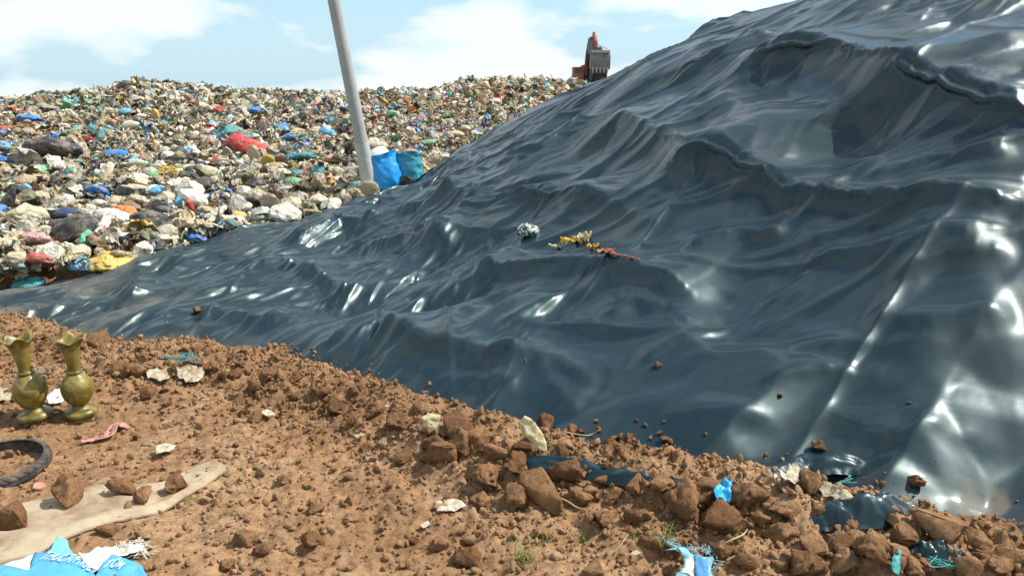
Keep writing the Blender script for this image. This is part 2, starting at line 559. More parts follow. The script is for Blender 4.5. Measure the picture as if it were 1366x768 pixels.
# clouds: billows in direction space, a little flattened
sep = N(wn, "ShaderNodeSeparateXYZ"); wn.links.new(tc.outputs["Generated"], sep.inputs[0])
mz = N(wn, "ShaderNodeMath", operation='MAXIMUM'); mz.inputs[1].default_value = 0.0; wn.links.new(sep.outputs[2], mz.inputs[0])
mp = N(wn, "ShaderNodeMapping"); mp.inputs["Location"].default_value = CLOUD_OFF; mp.inputs["Scale"].default_value = (1.0, 1.0, 2.6)
wn.links.new(tc.outputs["Generated"], mp.inputs[0])
cn = N(wn, "ShaderNodeTexNoise", Scale=3.2, Detail=10.0, Roughness=.50, Distortion=.15); wn.links.new(mp.outputs[0], cn.inputs["Vector"])
cr = ramp(wn, [(.45, (0, 0, 0)), (.49, (.55, .55, .55)), (.545, (1, 1, 1))]); wn.links.new(cn.outputs["Fac"], cr.inputs[0])
# thin haze towards the horizon
hz = N(wn, "ShaderNodeMapRange"); hz.inputs[1].default_value = 0; hz.inputs[2].default_value = .42; hz.inputs[3].default_value = .22; hz.inputs[4].default_value = .0
wn.links.new(mz.outputs[0], hz.inputs[0])
mxm = N(wn, "ShaderNodeMath", operation='MAXIMUM'); wn.links.new(cr.outputs[0], mxm.inputs[0]); wn.links.new(hz.outputs[0], mxm.inputs[1])
cm = N(wn, "ShaderNodeMath", operation='MULTIPLY'); cm.inputs[1].default_value = .95; wn.links.new(mxm.outputs[0], cm.inputs[0])
mix = N(wn, "ShaderNodeMix", data_type='RGBA'); wn.links.new(cm.outputs[0], mix.inputs[0]); 
tn = N(wn, "ShaderNodeMix", data_type='RGBA', blend_type='MULTIPLY'); tn.inputs[0].default_value = 1; tn.inputs[7].default_value = SKY_TINT; wn.links.new(sky.outputs[0], tn.inputs[6]); 
hb = N(wn, "ShaderNodeMapRange"); hb.inputs[1].default_value = 0; hb.inputs[2].default_value = .40; hb.inputs[3].default_value = .88; hb.inputs[4].default_value = .0; wn.links.new(mz.outputs[0], hb.inputs[0])
hm = N(wn, "ShaderNodeMix", data_type='RGBA'); wn.links.new(hb.outputs[0], hm.inputs[0]); wn.links.new(tn.outputs[2], hm.inputs[6]); hm.inputs[7].default_value = (2.25, 3.45, 4.45, 1)
wn.links.new(hm.outputs[2], mix.inputs[6])
mix.inputs[7].default_value = (4.9, 5.3, 5.15, 1)
wn.links.new(mix.outputs[2], bg.inputs[0]); wn.links.new(bg.outputs[0], out.inputs[0])
scene.view_settings.view_transform = 'Standard'; scene.view_settings.look = 'None'; scene.view_settings.gamma = 1
scene.view_settings.exposure = EXPOSURE
scene.render.engine = 'CYCLES'
scene.cycles.max_bounces = 6; scene.cycles.diffuse_bounces = 2; scene.cycles.glossy_bounces = 3; scene.cycles.transmission_bounces = 4
scene.cycles.use_adaptive_sampling = True; scene.cycles.adaptive_threshold = .02
scene.cycles.use_denoising = True
scene.cycles.caustics_reflective = False; scene.cycles.caustics_refractive = False
def liner_material():
    m, nt, b = new_mat("black_liner_plastic")
    g = N(nt, "ShaderNodeNewGeometry")
    # dust film: noise, and more of it at the low left end
    n1 = N(nt, "ShaderNodeTexNoise", Scale=1.6, Detail=8.0, Roughness=.62); nt.links.new(g.outputs["Position"], n1.inputs["Vector"])
    sepp = N(nt, "ShaderNodeSeparateXYZ"); nt.links.new(g.outputs["Position"], sepp.inputs[0])
    mr = N(nt, "ShaderNodeMapRange"); mr.inputs[1].default_value = -1.2; mr.inputs[2].default_value = -3.4; mr.inputs[3].default_value = 0; mr.inputs[4].default_value = .34
    nt.links.new(sepp.outputs[0], mr.inputs[0])
    att = N(nt, "ShaderNodeAttribute"); att.attribute_name = "soiling"
    a1 = N(nt, "ShaderNodeMath", operation='ADD'); nt.links.new(n1.outputs["Fac"], a1.inputs[0]); nt.links.new(mr.outputs[0], a1.inputs[1])
    a2 = N(nt, "ShaderNodeMath", operation='ADD'); nt.links.new(a1.outputs[0], a2.inputs[0]); nt.links.new(att.outputs["Fac"], a2.inputs[1])
    dr = ramp(nt, [(.60, (.0, .0, .0)), (.82, (.10, .10, .10)), (1.0, (.75, .75, .75))]); nt.links.new(a2.outputs[0], dr.inputs[0])
    # specks
    sp = N(nt, "ShaderNodeTexNoise", Scale=55.0, Detail=3.0, Roughness=.7); nt.links.new(g.outputs["Position"], sp.inputs["Vector"])
    spr = ramp(nt, [(.66, (0, 0, 0)), (.74, (.35, .35, .35))]); nt.links.new(sp.outputs["Fac"], spr.inputs[0])
    spm = N(nt, "ShaderNodeMath", operation='MULTIPLY'); nt.links.new(spr.outputs[0], spm.inputs[0]); nt.links.new(a2.outputs[0], spm.inputs[1])
    dm = N(nt, "ShaderNodeMath", operation='MAXIMUM'); nt.links.new(dr.outputs[0], dm.inputs[0]); nt.links.new(spm.outputs[0], dm.inputs[1])
    mx = N(nt, "ShaderNodeMix", data_type='RGBA'); nt.links.new(dm.outputs[0], mx.inputs[0])
    mx.inputs[6].default_value = (.006, .018, .026, 1); mx.inputs[7].default_value = (.15, .125, .09, 1)
    nt.links.new(mx.outputs[2], b.inputs["Base Color"])
    rr = N(nt, "ShaderNodeMapRange"); rr.inputs[3].default_value = .40; rr.inputs[4].default_value = .75
    nt.links.new(dm.outputs[0], rr.inputs[0]); nt.links.new(rr.outputs[0], b.inputs["Roughness"])
    b.inputs["Specular Tint"].default_value = (.72, 1.0, .98, 1); b.inputs["Coat Weight"].default_value = .42; b.inputs["Coat Roughness"].default_value = .15; b.inputs["Coat IOR"].default_value = 1.45; b.inputs["IOR"].default_value = 1.55; b.inputs["Specular IOR Level"].default_value = .25
    n2 = N(nt, "ShaderNodeTexNoise", Scale=9.0, Detail=4.0, Roughness=.5, Distortion=.4); nt.links.new(g.outputs["Position"], n2.inputs["Vector"])
    n3 = N(nt, "ShaderNodeTexNoise", Scale=70.0, Detail=2.0); nt.links.new(g.outputs["Position"], n3.inputs["Vector"])
    ad = N(nt, "ShaderNodeMath", operation='MULTIPLY_ADD'); ad.inputs[1].default_value = .06
    nt.links.new(n3.outputs["Fac"], ad.inputs[0]); nt.links.new(n2.outputs["Fac"], ad.inputs[2])
    bp = N(nt, "ShaderNodeBump", Strength=.04, Distance=.02); nt.links.new(ad.outputs[0], bp.inputs["Height"]); nt.links.new(bp.outputs[0], b.inputs["Normal"])
    return m


M_liner = liner_material()
rT, cT = TP.shape[:2]
me = mesh_np("liner_sheet", TP.reshape(-1, 3), grid_faces(rT, cT), M_liner)
sx, sy = TP[..., 0].ravel(), TP[..., 1].ravel()
soil_d = sy - foot_y(sx)
soiling = .40 * np.exp(-(np.clip(soil_d, 0, 9) / .16)) * (1 + .8 * perlin2(sx * 3, sy * 3, 4)) 
q = px_on(tarp_base, 1300, 662)
soiling += .38 * np.exp(-(((sx - q[0]) / .17) ** 2 + ((sy - q[1]) / .10) ** 2) ** 2) * (1 + .8 * perlin2(sx * 14, sy * 14, 4))
at = me.attributes.new("soiling", 'FLOAT', 'POINT'); at.data.foreach_set("value", soiling.astype(np.float32))
tarp = link("liner_sheet", me)
tag(tarp, "huge black glossy plastic liner wrinkled over the mound", "plastic liner")
TV = TP.reshape(-1, 3)
tarp_bvh = BVHTree.FromPolygons([tuple(map(float, p)) for p in TV], grid_faces(rT, cT).tolist())
# ------------------------------------------------------------------ ground: one sheet, fine near the camera, to the horizon
def lumpiness(x, y):
    d = foot_y(x) - y
    m = .46 + .8 * np.exp(-((d - .2) / .42) ** 2) + .55 * smooth(.1, 1.1, x) * smooth(2.2, .6, d)
    m = m + .35 * fbm2(x * .8, y * .8, 2, 91)
    return np.clip(m, .28, 1.3)


def cell_lumps(x, y, f, seed):
    """rounded lumps with creases between them"""
    X = x * f; Y = y * f
    x0 = np.floor(X); y0 = np.floor(Y)
    best = np.full(X.shape, 9.0)
    z = np.zeros_like(x0)
    for i in (-1, 0, 1):
        for j in (-1, 0, 1):
            h = _hash(x0 + i, y0 + j, z, seed)
            px = x0 + i + (h & 1023) / 1023; py = y0 + j + ((h >> 10) & 1023) / 1023
            best = np.minimum(best, (X - px) ** 2 + (Y - py) ** 2)
    return np.clip(1 - best * 1.6, 0, 1)


def ground_z(x, y):
    z = soil_base(x, y)
    near = smooth(9, 6, np.sqrt(x * x + y * y))
    L = lumpiness(x, y)
    dn = near * L
    wx = x + .03 * perlin2(x * 9, y * 9, 3); wy = y + .03 * perlin2(x * 9 + 5, y * 9, 4)
    z = z + dn * (.030 * cell_lumps(wx, wy, 9, 5) * cell_lumps(wx, wy, 3.1, 8) + .016 * cell_lumps(wx, wy, 21, 6) + .030 * fbm2(x * 6, y * 6, 3, 41) + .012 * fbm2(x * 14, y * 14, 2, 43, ridged=True) + .006 * perlin2(x * 45, y * 45, 51))
    z = z + near * .006 * fbm2(x * 22, y * 22, 3, 71, gain=.7)
    # under and behind the liner
    cy = crest_y(x); fy = foot_y(x)
    under = smooth(fy, fy + .8, y)
    tb = np.minimum(tarp_base(np.clip(x, -7, 9), np.clip(y, 2, 14)), 4) - .6
    back = smooth(cy - .1, cy + .5, y)
    hb = heap_base(x, y) - .10
    rightside = smooth(6.0, 12.0, x) 
    hb = hb * (1 - rightside) + .2 * rightside
    z = z * (1 - under) + np.minimum(tb, z + 5) * under * (1 - back) + hb * under * back
    tz = tarp_base(np.clip(x, -7, 9), np.clip(y, 2, 14))
    ismound = smooth(-1.5, .2, x) * smooth(fy + .3, fy + 1, y) * smooth(cy + 3.8, cy + 1.5, y) * smooth(9.5, 8, x)
    far = smooth(60, 200, np.sqrt(x * x + y * y)) * smooth(0, 5, y)
    z = z - 8 * far
    z = np.where(ismound > .05, np.minimum(z, tz - .35), z)
    return z


def graded(lo, hi, dmin, far, growth):
    a = [0.0]
    mid = np.arange(lo, hi, dmin)
    left = []; p = lo; d = dmin
    while p > -far: d *= growth; p -= d; left.append(p)
    right = []; p = mid[-1]; d = dmin
    while p < far: d *= growth; p += d; right.append(p)
    return np.concatenate([left[::-1], mid, right])


def earth_material(name, crumb=1.0, per=False):
    m, nt, b = new_mat(name)
    g = N(nt, "ShaderNodeNewGeometry")
    def noise(scale, det=6.0, rough=.6):
        n = N(nt, "ShaderNodeTexNoise", Scale=scale, Detail=det, Roughness=rough); nt.links.new(g.outputs["Position"], n.inputs["Vector"]); return n
    n1 = noise(1.3, 8.0, .65)
    r1 = ramp(nt, [(.30, (.19, .106, .053)), (.50, (.295, .176, .094)), (.72, (.41, .280, .168))]); nt.links.new(n1.outputs["Fac"], r1.inputs[0])
    n2 = noise(26, 8.0, .7)
    r2 = ramp(nt, [(.32, (.48, .42, .38)), (.52, (.98, .97, .96)), (.70, (1.28, 1.25, 1.18))]); nt.links.new(n2.outputs["Fac"], r2.inputs[0])
    mx = N(nt, "ShaderNodeMix", data_type='RGBA', blend_type='MULTIPLY'); mx.inputs[0].default_value = 1
    nt.links.new(r1.outputs[0], mx.inputs[6]); nt.links.new(r2.outputs[0], mx.inputs[7])
    n3 = noise(150, 3.0, .7)
    r3 = ramp(nt, [(.35, (.78, .76, .74)), (.62, (1, 1, 1)), (.74, (1.35, 1.3, 1.2))]); nt.links.new(n3.outputs["Fac"], r3.inputs[0])
    mx2 = N(nt, "ShaderNodeMix", data_type='RGBA', blend_type='MULTIPLY'); mx2.inputs[0].default_value = 1
    nt.links.new(mx.outputs[2], mx2.inputs[6]); nt.links.new(r3.outputs[0], mx2.inputs[7])
    last = mx2.outputs[2]
    if per:
        oi = N(nt, "ShaderNodeObjectInfo"); pr = ramp(nt, [(0, (.60, .52, .47)), (.5, (.80, .72, .66)), (1, (1.02, .95, .90))]); nt.links.new(oi.outputs["Random"], pr.inputs[0])
        mx3 = N(nt, "ShaderNodeMix", data_type='RGBA', blend_type='MULTIPLY'); mx3.inputs[0].default_value = 1
        nt.links.new(last, mx3.inputs[6]); nt.links.new(pr.outputs[0], mx3.inputs[7]); last = mx3.outputs[2]
    nt.links.new(last, b.inputs["Base Color"])
    b.inputs["Roughness"].default_value = .95; b.inputs["Specular IOR Level"].default_value = .15
    a = N(nt, "ShaderNodeMath", operation='MULTIPLY_ADD'); a.inputs[1].default_value = .25
    nt.links.new(n3.outputs["Fac"], a.inputs[0]); nt.links.new(n2.outputs["Fac"], a.inputs[2])
    bp = N(nt, "ShaderNodeBump", Strength=.9 * crumb, Distance=.012); nt.links.new(a.outputs[0], bp.inputs["Height"]); nt.links.new(bp.outputs[0], b.inputs["Normal"])
    return m


M_earth = earth_material("dry_brown_earth")
t1 = time.time()
gxs = graded(-3.6, 2.9, .011, 900, 1.07); gys = graded(1.75, 5.0, .012, 900, 1.07)
GX, GY = np.meshgrid(gxs, gys)
GZ = ground_z(GX, GY)
gV = np.stack([GX, GY, GZ], -1).reshape(-1, 3)
ground = link("ground", mesh_np("ground", gV, grid_faces(len(gys), len(gxs)), M_earth))
tag(ground, "bare reddish brown crumbly earth", kind="structure")
print("ground", GX.shape, round(time.time() - t1, 1))


_ix = np.where((gxs > -5.2) & (gxs < 4.2))[0]; _iy = np.where((gys > 1.2) & (gys < 7.0))[0]
_sub = np.stack([GX, GY, GZ], -1)[_iy[0]:_iy[-1] + 1, _ix[0]:_ix[-1] + 1]
ground_bvh = BVHTree.FromPolygons(_sub.reshape(-1, 3).tolist(), grid_faces(_sub.shape[0], _sub.shape[1]).tolist())
DOWN = Vector((0, 0, -1))


def gz(x, y):
    h = ground_bvh.ray_cast(Vector((x, y, 20)), DOWN)
    return h[0].z if h[0] is not None else float(ground_z(np.array([x], float), np.array([y], float))[0])


def surf_z(x, y):
    """highest of earth and liner at a plan position"""
    h = tarp_bvh.ray_cast(Vector((x, y, 20)), DOWN)
    return max(gz(x, y), h[0].z if h[0] is not None else -9)


def px_ground(u, v):
    h = ground_bvh.ray_cast(Vector(CAM), Vector(ray(u, v)).normalized())
    return np.array(h[0]) if h[0] is not None else px_on(ground_z, u, v, 1.6, 8, 900)


def px_scene(u, v):
    """first of liner or earth along the ray of a pixel"""
    p = px_ground(u, v)
    d = Vector(ray(u, v)).normalized()
    h = tarp_bvh.ray_cast(Vector(CAM), d)
    if h[0] is not None and (h[0] - Vector(CAM)).length < np.linalg.norm(p - CAM): return np.array(h[0]), np.array(h[1])
    return p, np.array([0, 0, 1.0])


# ------------------------------------------------------------------ soil clods
M_clod = earth_material("broken_earth_clod", 1.5, True)


def clod_arrays(seed, sub, cuts=12, rough=.105):
    r = np.random.default_rng(seed)
    V, F = ico_arrays(sub)
    n = r.normal(size=(cuts, 3)); n /= np.linalg.norm(n, axis=1)[:, None]
    d = r.uniform(.42, .78, cuts)
    for k in range(cuts):
        over = np.maximum(V @ n[k] - d[k], 0)
        V = V - over[:, None] * n[k][None] * .93
    nn = V / np.linalg.norm(V, axis=1)[:, None]
    o = r.uniform(-50, 50, 3)
    def rd(f, k): return 1 - 2.4 * np.abs(perlin3(V[:, 0] * f + o[1], V[:, 1] * f + o[2], V[:, 2] * f + o[0], seed + k))
    disp = .24 * perlin3(V[:, 0] * 1.6 + o[0], V[:, 1] * 1.6 + o[1], V[:, 2] * 1.6 + o[2], seed)
    disp += rough * 1.3 * rd(2.6, 5)
    disp += rough * 2.6 * perlin3(V[:, 0] * 5 + o[0], V[:, 1] * 5 + o[1], V[:, 2] * 5, seed + 1)
    if sub > 2: disp += rough * .7 * rd(7, 2) + rough * 1.1 * perlin3(V[:, 0] * 17, V[:, 1] * 17 + o[1], V[:, 2] * 17, seed + 3)
    V = V + nn * disp[:, None]
    q = r.normal(size=3); q /= np.linalg.norm(q); V = V - np.maximum(V @ q - .35, 0)[:, None] * q * .9
    for _ in range(5):
        q = r.normal(size=3); q /= np.linalg.norm(q); V = V - np.maximum(V @ q - r.uniform(.42, .7), 0)[:, None] * q * .85
    V[:, 2] *= .78
    V /= np.abs(V[:, 0]).max()
    return V, F


clod_meshes = []
for k in range(14):
    V, F = clod_arrays(100 + k, 4)
    clod_meshes.append(mesh_np("soil_clod", V, F, M_clod))

BIG_CLODS = [(610, 570, 55), (590, 600, 60), (655, 632, 50), (730, 565, 34), (763, 571, 24), (632, 586, 50), (749, 601, 32), (760, 629, 60), (810, 638, 34), (848, 650, 32),
    (883, 640, 46), (934, 650, 58), (910, 668, 76), (965, 690, 72), (988, 660, 46), (725, 650, 70), (808, 690, 46), (794, 755, 38), (623, 744, 34), (725, 708, 26),
    (1093, 595, 20), (1103, 621, 20), (1079, 645, 46), (1050, 676, 48), (997, 659, 50), (1220, 640, 20), (1258, 705, 60), (1169, 696, 34), (1166, 727, 50), (1197, 735, 42), (1076, 752, 50),
    (1121, 724, 32), (1127, 744, 42), (1036, 712, 42), (1084, 727, 42), (1296, 760, 46), (1330, 756, 52), (1362, 750, 44), (1206, 712, 44), (327, 468, 17), (449, 542, 32), (421, 677, 23), (323, 715, 31), (417, 717, 29),
    (472, 690, 23), (622, 743, 33), (587, 726, 25), (340, 515, 27), (553, 719, 18), (585, 592, 46), (540, 606, 27), (617, 592, 46), (303, 752, 20), (352, 732, 25), (602, 662, 27),
    (93, 668, 48), (160, 656, 42), (19, 697, 46), (192, 673, 30), (235, 651, 36), (130, 452, 30), (249, 469, 17), (263, 463, 16), (182, 496, 27), (158, 493, 26), (223, 568, 16), (283, 489, 22),
    (146, 707, 24), (500, 548, 30), (530, 560, 34), (560, 545, 30), (470, 560, 26), (395, 530, 28), (360, 500, 26), (430, 520, 26), (300, 500, 24), (660, 600, 44), (690, 615, 46), (700, 590, 34),
    (845, 690, 36), (870, 720, 30), (1010, 690, 40), (960, 730, 30), (1230, 752, 36), (1000, 745, 34), (1140, 700, 30), (775, 660, 44), (690, 660, 40), (640, 665, 30), (820, 660, 30)]
n_clod = 0
M_crumbs = M_earth


def clod_label(u, v, w):
    size = "big jagged" if w > 44 else "fist-sized" if w > 28 else "small"
    d = "pale orange" if (int(u * 7 + v * 3) % 3 == 0) else "reddish brown" if (int(u * 7 + v * 3) % 3 == 1) else "dull brown"
    if u < 320 and v > 600: pl = "on and around the dirty sackcloth"
    elif u < 330 and v < 540: pl = "heaped behind the two vases"
    elif u < 560 and v < 580: pl = "in the crumbly bank below the liner's low end"
    elif u < 560: pl = "on the trodden earth between sackcloth and liner"
    elif u < 780 and v < 640: pl = "beside the yellowed leaf scrap at the liner edge"
    elif u < 780: pl = "on the earth below the yellowed leaf scrap"
    elif u < 1000 and v < 700: pl = "in the bank left of the small bright blue scrap"
    elif u < 1000: pl = "around the torn pale blue fabric"
    elif v < 640: pl = "lying loose on the black liner"
    elif u < 1180: pl = "between the blue scrap and the buried liner folds"
    else: pl = "at the liner's muddy right-hand end"
    return f"{size} {d} soil clod {pl}"


clod_spots = []


def add_clod(u, v, w, sink=.28, drop=True):
    global n_clod
    p, nrm = px_scene(u, v + w * .18)
    dist = np.linalg.norm(p - CAM)
    rad = w / 2 / FPX * dist * 1.02
    k = random.randrange(len(clod_meshes))
    s = rad * random.uniform(.95, 1.05)
    o = link("soil_clod", clod_meshes[k], loc=(p[0], p[1], p[2] + s * (.75 - sink) * .6), rot=(random.uniform(-.4, .4), random.uniform(-.4, .4), random.uniform(0, 6.28)),
             scale=(s, s * random.uniform(.8, 1.05), s * random.uniform(.8, 1.1)))
    tag(o, clod_label(u, v, w), "soil clod", "soil clods lying along the liner edge")
    clod_spots.append((p[0], p[1], s)); n_clod += 1
    return o


for u, v, w in BIG_CLODS: add_clod(u, v, w)
LOOSE = [(1040, 526, 9), (876, 486, 12), (941, 578, 7), (1022, 605, 7), (795, 561, 7), (886, 562, 6), (848, 560, 8), (860, 566, 9), (895, 589, 12), (903, 607, 9), (957, 611, 8), (264, 414, 14), (1213, 537, 5), (700, 480, 5), (880, 577, 9), (868, 583, 8)]
for u, v, w in LOOSE: add_clod(u, v, w, .1)
for _ in range(26):
    uu = random.gauss(828, 26); add_clod(uu, 592 + random.gauss(0, 7) + (uu - 828) * .18, random.choice([9, 12, 15, 20]), .25)
tries = 0
while n_clod < 298 and tries < 6000:
    tries += 1
    u = random.uniform(-40, 1400); 
    fv = np.interp(u, [p[0] for p in FOOT], [p[1] for p in FOOT])
    v = fv + abs(random.gauss(0, 1)) * random.choice([22, 40, 60, 110]) - 2
    if v > 790: continue
    if u < 280 and 560 < v < 780 and random.random() < .8: continue
    near = (v - 430) / 330
    w = random.choice([8, 10, 12, 14, 16, 20, 26]) * (.65 + .7 * max(0, near))
    if v - fv > 90: w *= .62
    add_clod(u, v, w, .3)

# crumbs: far too many to count
def scatter_stuff(name, protos, pos, scl, rots, mat, cols=None, flat=False, squash=None):
    Vs, Fs, Cs = [], [], []
    off = 0
    for k, (V, F) in enumerate(protos):
        idx = np.where(np.arange(len(pos)) % len(protos) == k)[0]
        if not len(idx): continue
        a = rots[idx]                       # (m,3) euler
        cx, sx_ = np.cos(a[:, 0]), np.sin(a[:, 0]); cy_, sy_ = np.cos(a[:, 1]), np.sin(a[:, 1]); cz, sz = np.cos(a[:, 2]), np.sin(a[:, 2])
        Rm = np.zeros((len(idx), 3, 3))
        Rm[:, 0, 0] = cz * cy_; Rm[:, 0, 1] = cz * sy_ * sx_ - sz * cx; Rm[:, 0, 2] = cz * sy_ * cx + sz * sx_
        Rm[:, 1, 0] = sz * cy_; Rm[:, 1, 1] = sz * sy_ * sx_ + cz * cx; Rm[:, 1, 2] = sz * sy_ * cx - cz * sx_
        Rm[:, 2, 0] = -sy_; Rm[:, 2, 1] = cy_ * sx_; Rm[:, 2, 2] = cy_ * cx
        W = np.einsum('mij,vj->mvi', Rm, V) * scl[idx][:, None, :] if scl.ndim == 2 and False else np.einsum('mij,mvj->mvi', Rm, V[None] * scl[idx][:, None, :])
        W += pos[idx][:, None, :]
        n = len(V)
        Fi = F[None] + (off + np.arange(len(idx)) * n)[:, None, None]
        Vs.append(W.reshape(-1, 3)); Fs.append(Fi.reshape(-1, F.shape[1])); off += n * len(idx)
        if cols is not None: Cs.append(np.repeat(cols[idx], n, axis=0))
    me = mesh_np(name, np.concatenate(Vs), np.concatenate(Fs), mat, not flat)
    if cols is not None:
        C = np.concatenate(Cs); C = np.concatenate([C, np.ones((len(C), 1))], 1).astype(np.float32)
        at = me.attributes.new("piece_color", 'FLOAT_COLOR', 'POINT'); at.data.foreach_set("color", C.ravel())
    return me


nC = 30000
cx = rng.uniform(-3.7, 3.0, nC * 3); cyy = rng.uniform(1.7, 5.3, nC * 3)
keep = (rng.uniform(0, 1, nC * 3) < lumpiness(cx, cyy) ** 1.3 * .9) & (cyy < foot_y(cx) + .05 + .13 * perlin2(cx * 3, cyy * 3, 12) + rng.exponential(.045, nC * 3))
cx, cyy = cx[keep][:nC], cyy[keep][:nC]
sz_ = .003 + .012 * rng.uniform(0, 1, len(cx)) ** 3.0 + .012 * (rng.uniform(0, 1, len(cx)) > .96)
czz = ground_z(cx, cyy)
tz = np.full(len(cx), -9.0)
for i in np.where(cyy > foot_y(cx) - .5)[0]:
    h = tarp_bvh.ray_cast(Vector((cx[i], cyy[i], 20)), Vector((0, 0, -1)))
    if h[0] is not None: tz[i] = h[0].z
czz = np.maximum(czz, tz)
pos = np.stack([cx, cyy, czz + sz_ * .35], 1)
me = scatter_stuff("soil_crumbs", [clod_arrays(300 + k, 2, 7) for k in range(6)], pos, np.stack([sz_, sz_ * rng.uniform(.7, 1, len(cx)), sz_], 1), rng.uniform(0, 6.28, (len(cx), 3)), M_crumbs)
tag(link("soil_crumbs", me), "loose crumbs of dry brown earth", kind="stuff")
print("soil", round(time.time() - t1, 1), "clods", n_clod)
# ------------------------------------------------------------------ rubbish heap
t1 = time.time()


def bag_arrays(kind, seed, sub):
    r = np.random.default_rng(seed)
    V, F = ico_arrays(sub)
    o = r.uniform(-40, 40, 3)
    th = np.arctan2(V[:, 1], V[:, 0]); z = V[:, 2].copy()
    n = V.copy()

    def rid(f, sd):
        return 1 - 2 * np.abs(perlin3(V[:, 0] * f + o[0], V[:, 1] * f + o[1], V[:, 2] * f + o[2], sd)) * 1.4
    if kind == 'tied':
        pl = np.sin(th * r.integers(6, 11) + 3 * perlin3(V[:, 0], V[:, 1], V[:, 2] * 2, seed)) * smooth(.0, .9, z) * .09
        rad = 1 + pl + .10 * rid(1.8, seed) + .07 * rid(4, seed + 1)
        V = V * rad[:, None]
        neck = smooth(.72, .93, z)
        V[:, :2] *= (1 - .86 * neck + .5 * smooth(.965, 1, z))[:, None]
        V[:, 2] = V[:, 2] * .62 + .38 * neck
    elif kind == 'sack':
        V = V * (1 + .06 * rid(1.5, seed) + .05 * rid(4.5, seed + 1))[:, None]
        V[:, 0] = np.sign(V[:, 0]) * np.abs(V[:, 0]) ** .8 * 1.1
        V[:, 1] *= .55; V[:, 2] *= .42
        V[:, 2] += .1 * np.sin(V[:, 0] * 2 + seed)
    elif kind == 'rag':
        V = V * (1 + .32 * rid(1.3, seed) + .18 * rid(3.2, seed + 1))[:, None]
        V[:, 2] *= .34; V[:, 1] *= .8
        V[:, 2] += .22 * perlin3(V[:, 0] * 1.5 + o[0], V[:, 1] * 1.5, V[:, 2] * 0, seed)
    else:  # crumpled
        V = V * (1 + .20 * rid(1.4, seed) + .12 * rid(3.0, seed + 1) + (.06 * rid(7, seed + 2) if sub > 2 else 0))[:, None]
        V[:, 2] *= .6; V[:, 1] *= .85
    if sub > 2:
        q = V * 1.0
        n2 = q / np.linalg.norm(q, axis=1)[:, None]
        V = V + n2 * (.07 * (1 - 3 * np.abs(perlin3(q[:, 0] * 4 + o[0], q[:, 1] * 4 + o[1], q[:, 2] * 6, seed + 9))) + .03 * perlin3(q[:, 0] * 13, q[:, 1] * 13 + o[1], q[:, 2] * 13, seed + 4))[:, None]
    V[:, 2] = np.where(V[:, 2] < -.3, -.3 + (V[:, 2] + .3) * .3, V[:, 2])
    V /= np.abs(V[:, 0]).max()
    return V, F


def sheet_arrays(seed, nx, ny):
    """a torn crumpled piece of film"""
    r = np.random.default_rng(seed); o = r.uniform(-40, 40, 2)
    X, Y = np.meshgrid(np.linspace(-1, 1, nx), np.linspace(-.7, .7, ny))
    e = 1 + .5 * perlin2(np.arctan2(Y, X) * 1.3 + o[0], X * 0 + o[1], seed)
    wx = X * e + .25 * perlin2(X * 2 + o[0], Y * 2, seed + 1); wy = Y * e + .25 * perlin2(X * 2, Y * 2 + o[1], seed + 2)
    Z = .45 * (1 - 2 * np.abs(perlin2(X * 1.3 + o[0], Y * 1.3 + o[1], seed + 3))) + .22 * (1 - 2 * np.abs(perlin2(X * 3 + o[0], Y * 3 + o[1], seed + 4)))
    Z -= .35 * (X * X + Y * Y)
    V = np.stack([wx, wy, Z], -1).reshape(-1, 3)
    Q = grid_faces(ny, nx)
    return V, np.concatenate([Q[:, [0, 1, 2]], Q[:, [0, 2, 3]]])


def plastic_mat(name, attr):
    m, nt, b = new_mat(name)
    if attr:
        c = N(nt, "ShaderNodeAttribute"); c.attribute_name = "piece_color"; cout = c.outputs["Color"]
    else:
        c = N(nt, "ShaderNodeObjectInfo"); cout = c.outputs["Color"]
    g = N(nt, "ShaderNodeNewGeometry")
    n1 = N(nt, "ShaderNodeTexNoise", Scale=7.0, Detail=7.0, Roughness=.68); nt.links.new(g.outputs["Position"], n1.inputs["Vector"])
    r1 = ramp(nt, [(.46, (0, 0, 0)), (.68, (.70, .70, .70))]); nt.links.new(n1.outputs["Fac"], r1.inputs[0])
    mx = N(nt, "ShaderNodeMix", data_type='RGBA'); nt.links.new(r1.outputs[0], mx.inputs[0]); nt.links.new(cout, mx.inputs[6]); mx.inputs[7].default_value = (.33, .26, .165, 1)
    nt.links.new(mx.outputs[2], b.inputs["Base Color"])
    rr = N(nt, "ShaderNodeMapRange"); rr.inputs[3].default_value = .38; rr.inputs[4].default_value = .8; nt.links.new(r1.outputs[0], rr.inputs[0]); nt.links.new(rr.outputs[0], b.inputs["Roughness"])
    b.inputs["Specular IOR Level"].default_value = .45
    n2 = N(nt, "ShaderNodeTexNoise", Scale=11.0, Detail=4.0, Roughness=.6, Distortion=.8); nt.links.new(g.outputs["Position"], n2.inputs["Vector"])
    ab = N(nt, "ShaderNodeMath", operation='SUBTRACT'); ab.inputs[1].default_value = .5; nt.links.new(n2.outputs["Fac"], ab.inputs[0])
    ab2 = N(nt, "ShaderNodeMath", operation='ABSOLUTE'); nt.links.new(ab.outputs[0], ab2.inputs[0])
    bp = N(nt, "ShaderNodeBump", Strength=.9, Distance=.06); nt.links.new(ab2.outputs[0], bp.inputs["Height"]); nt.links.new(bp.outputs[0], b.inputs["Normal"])
    return m


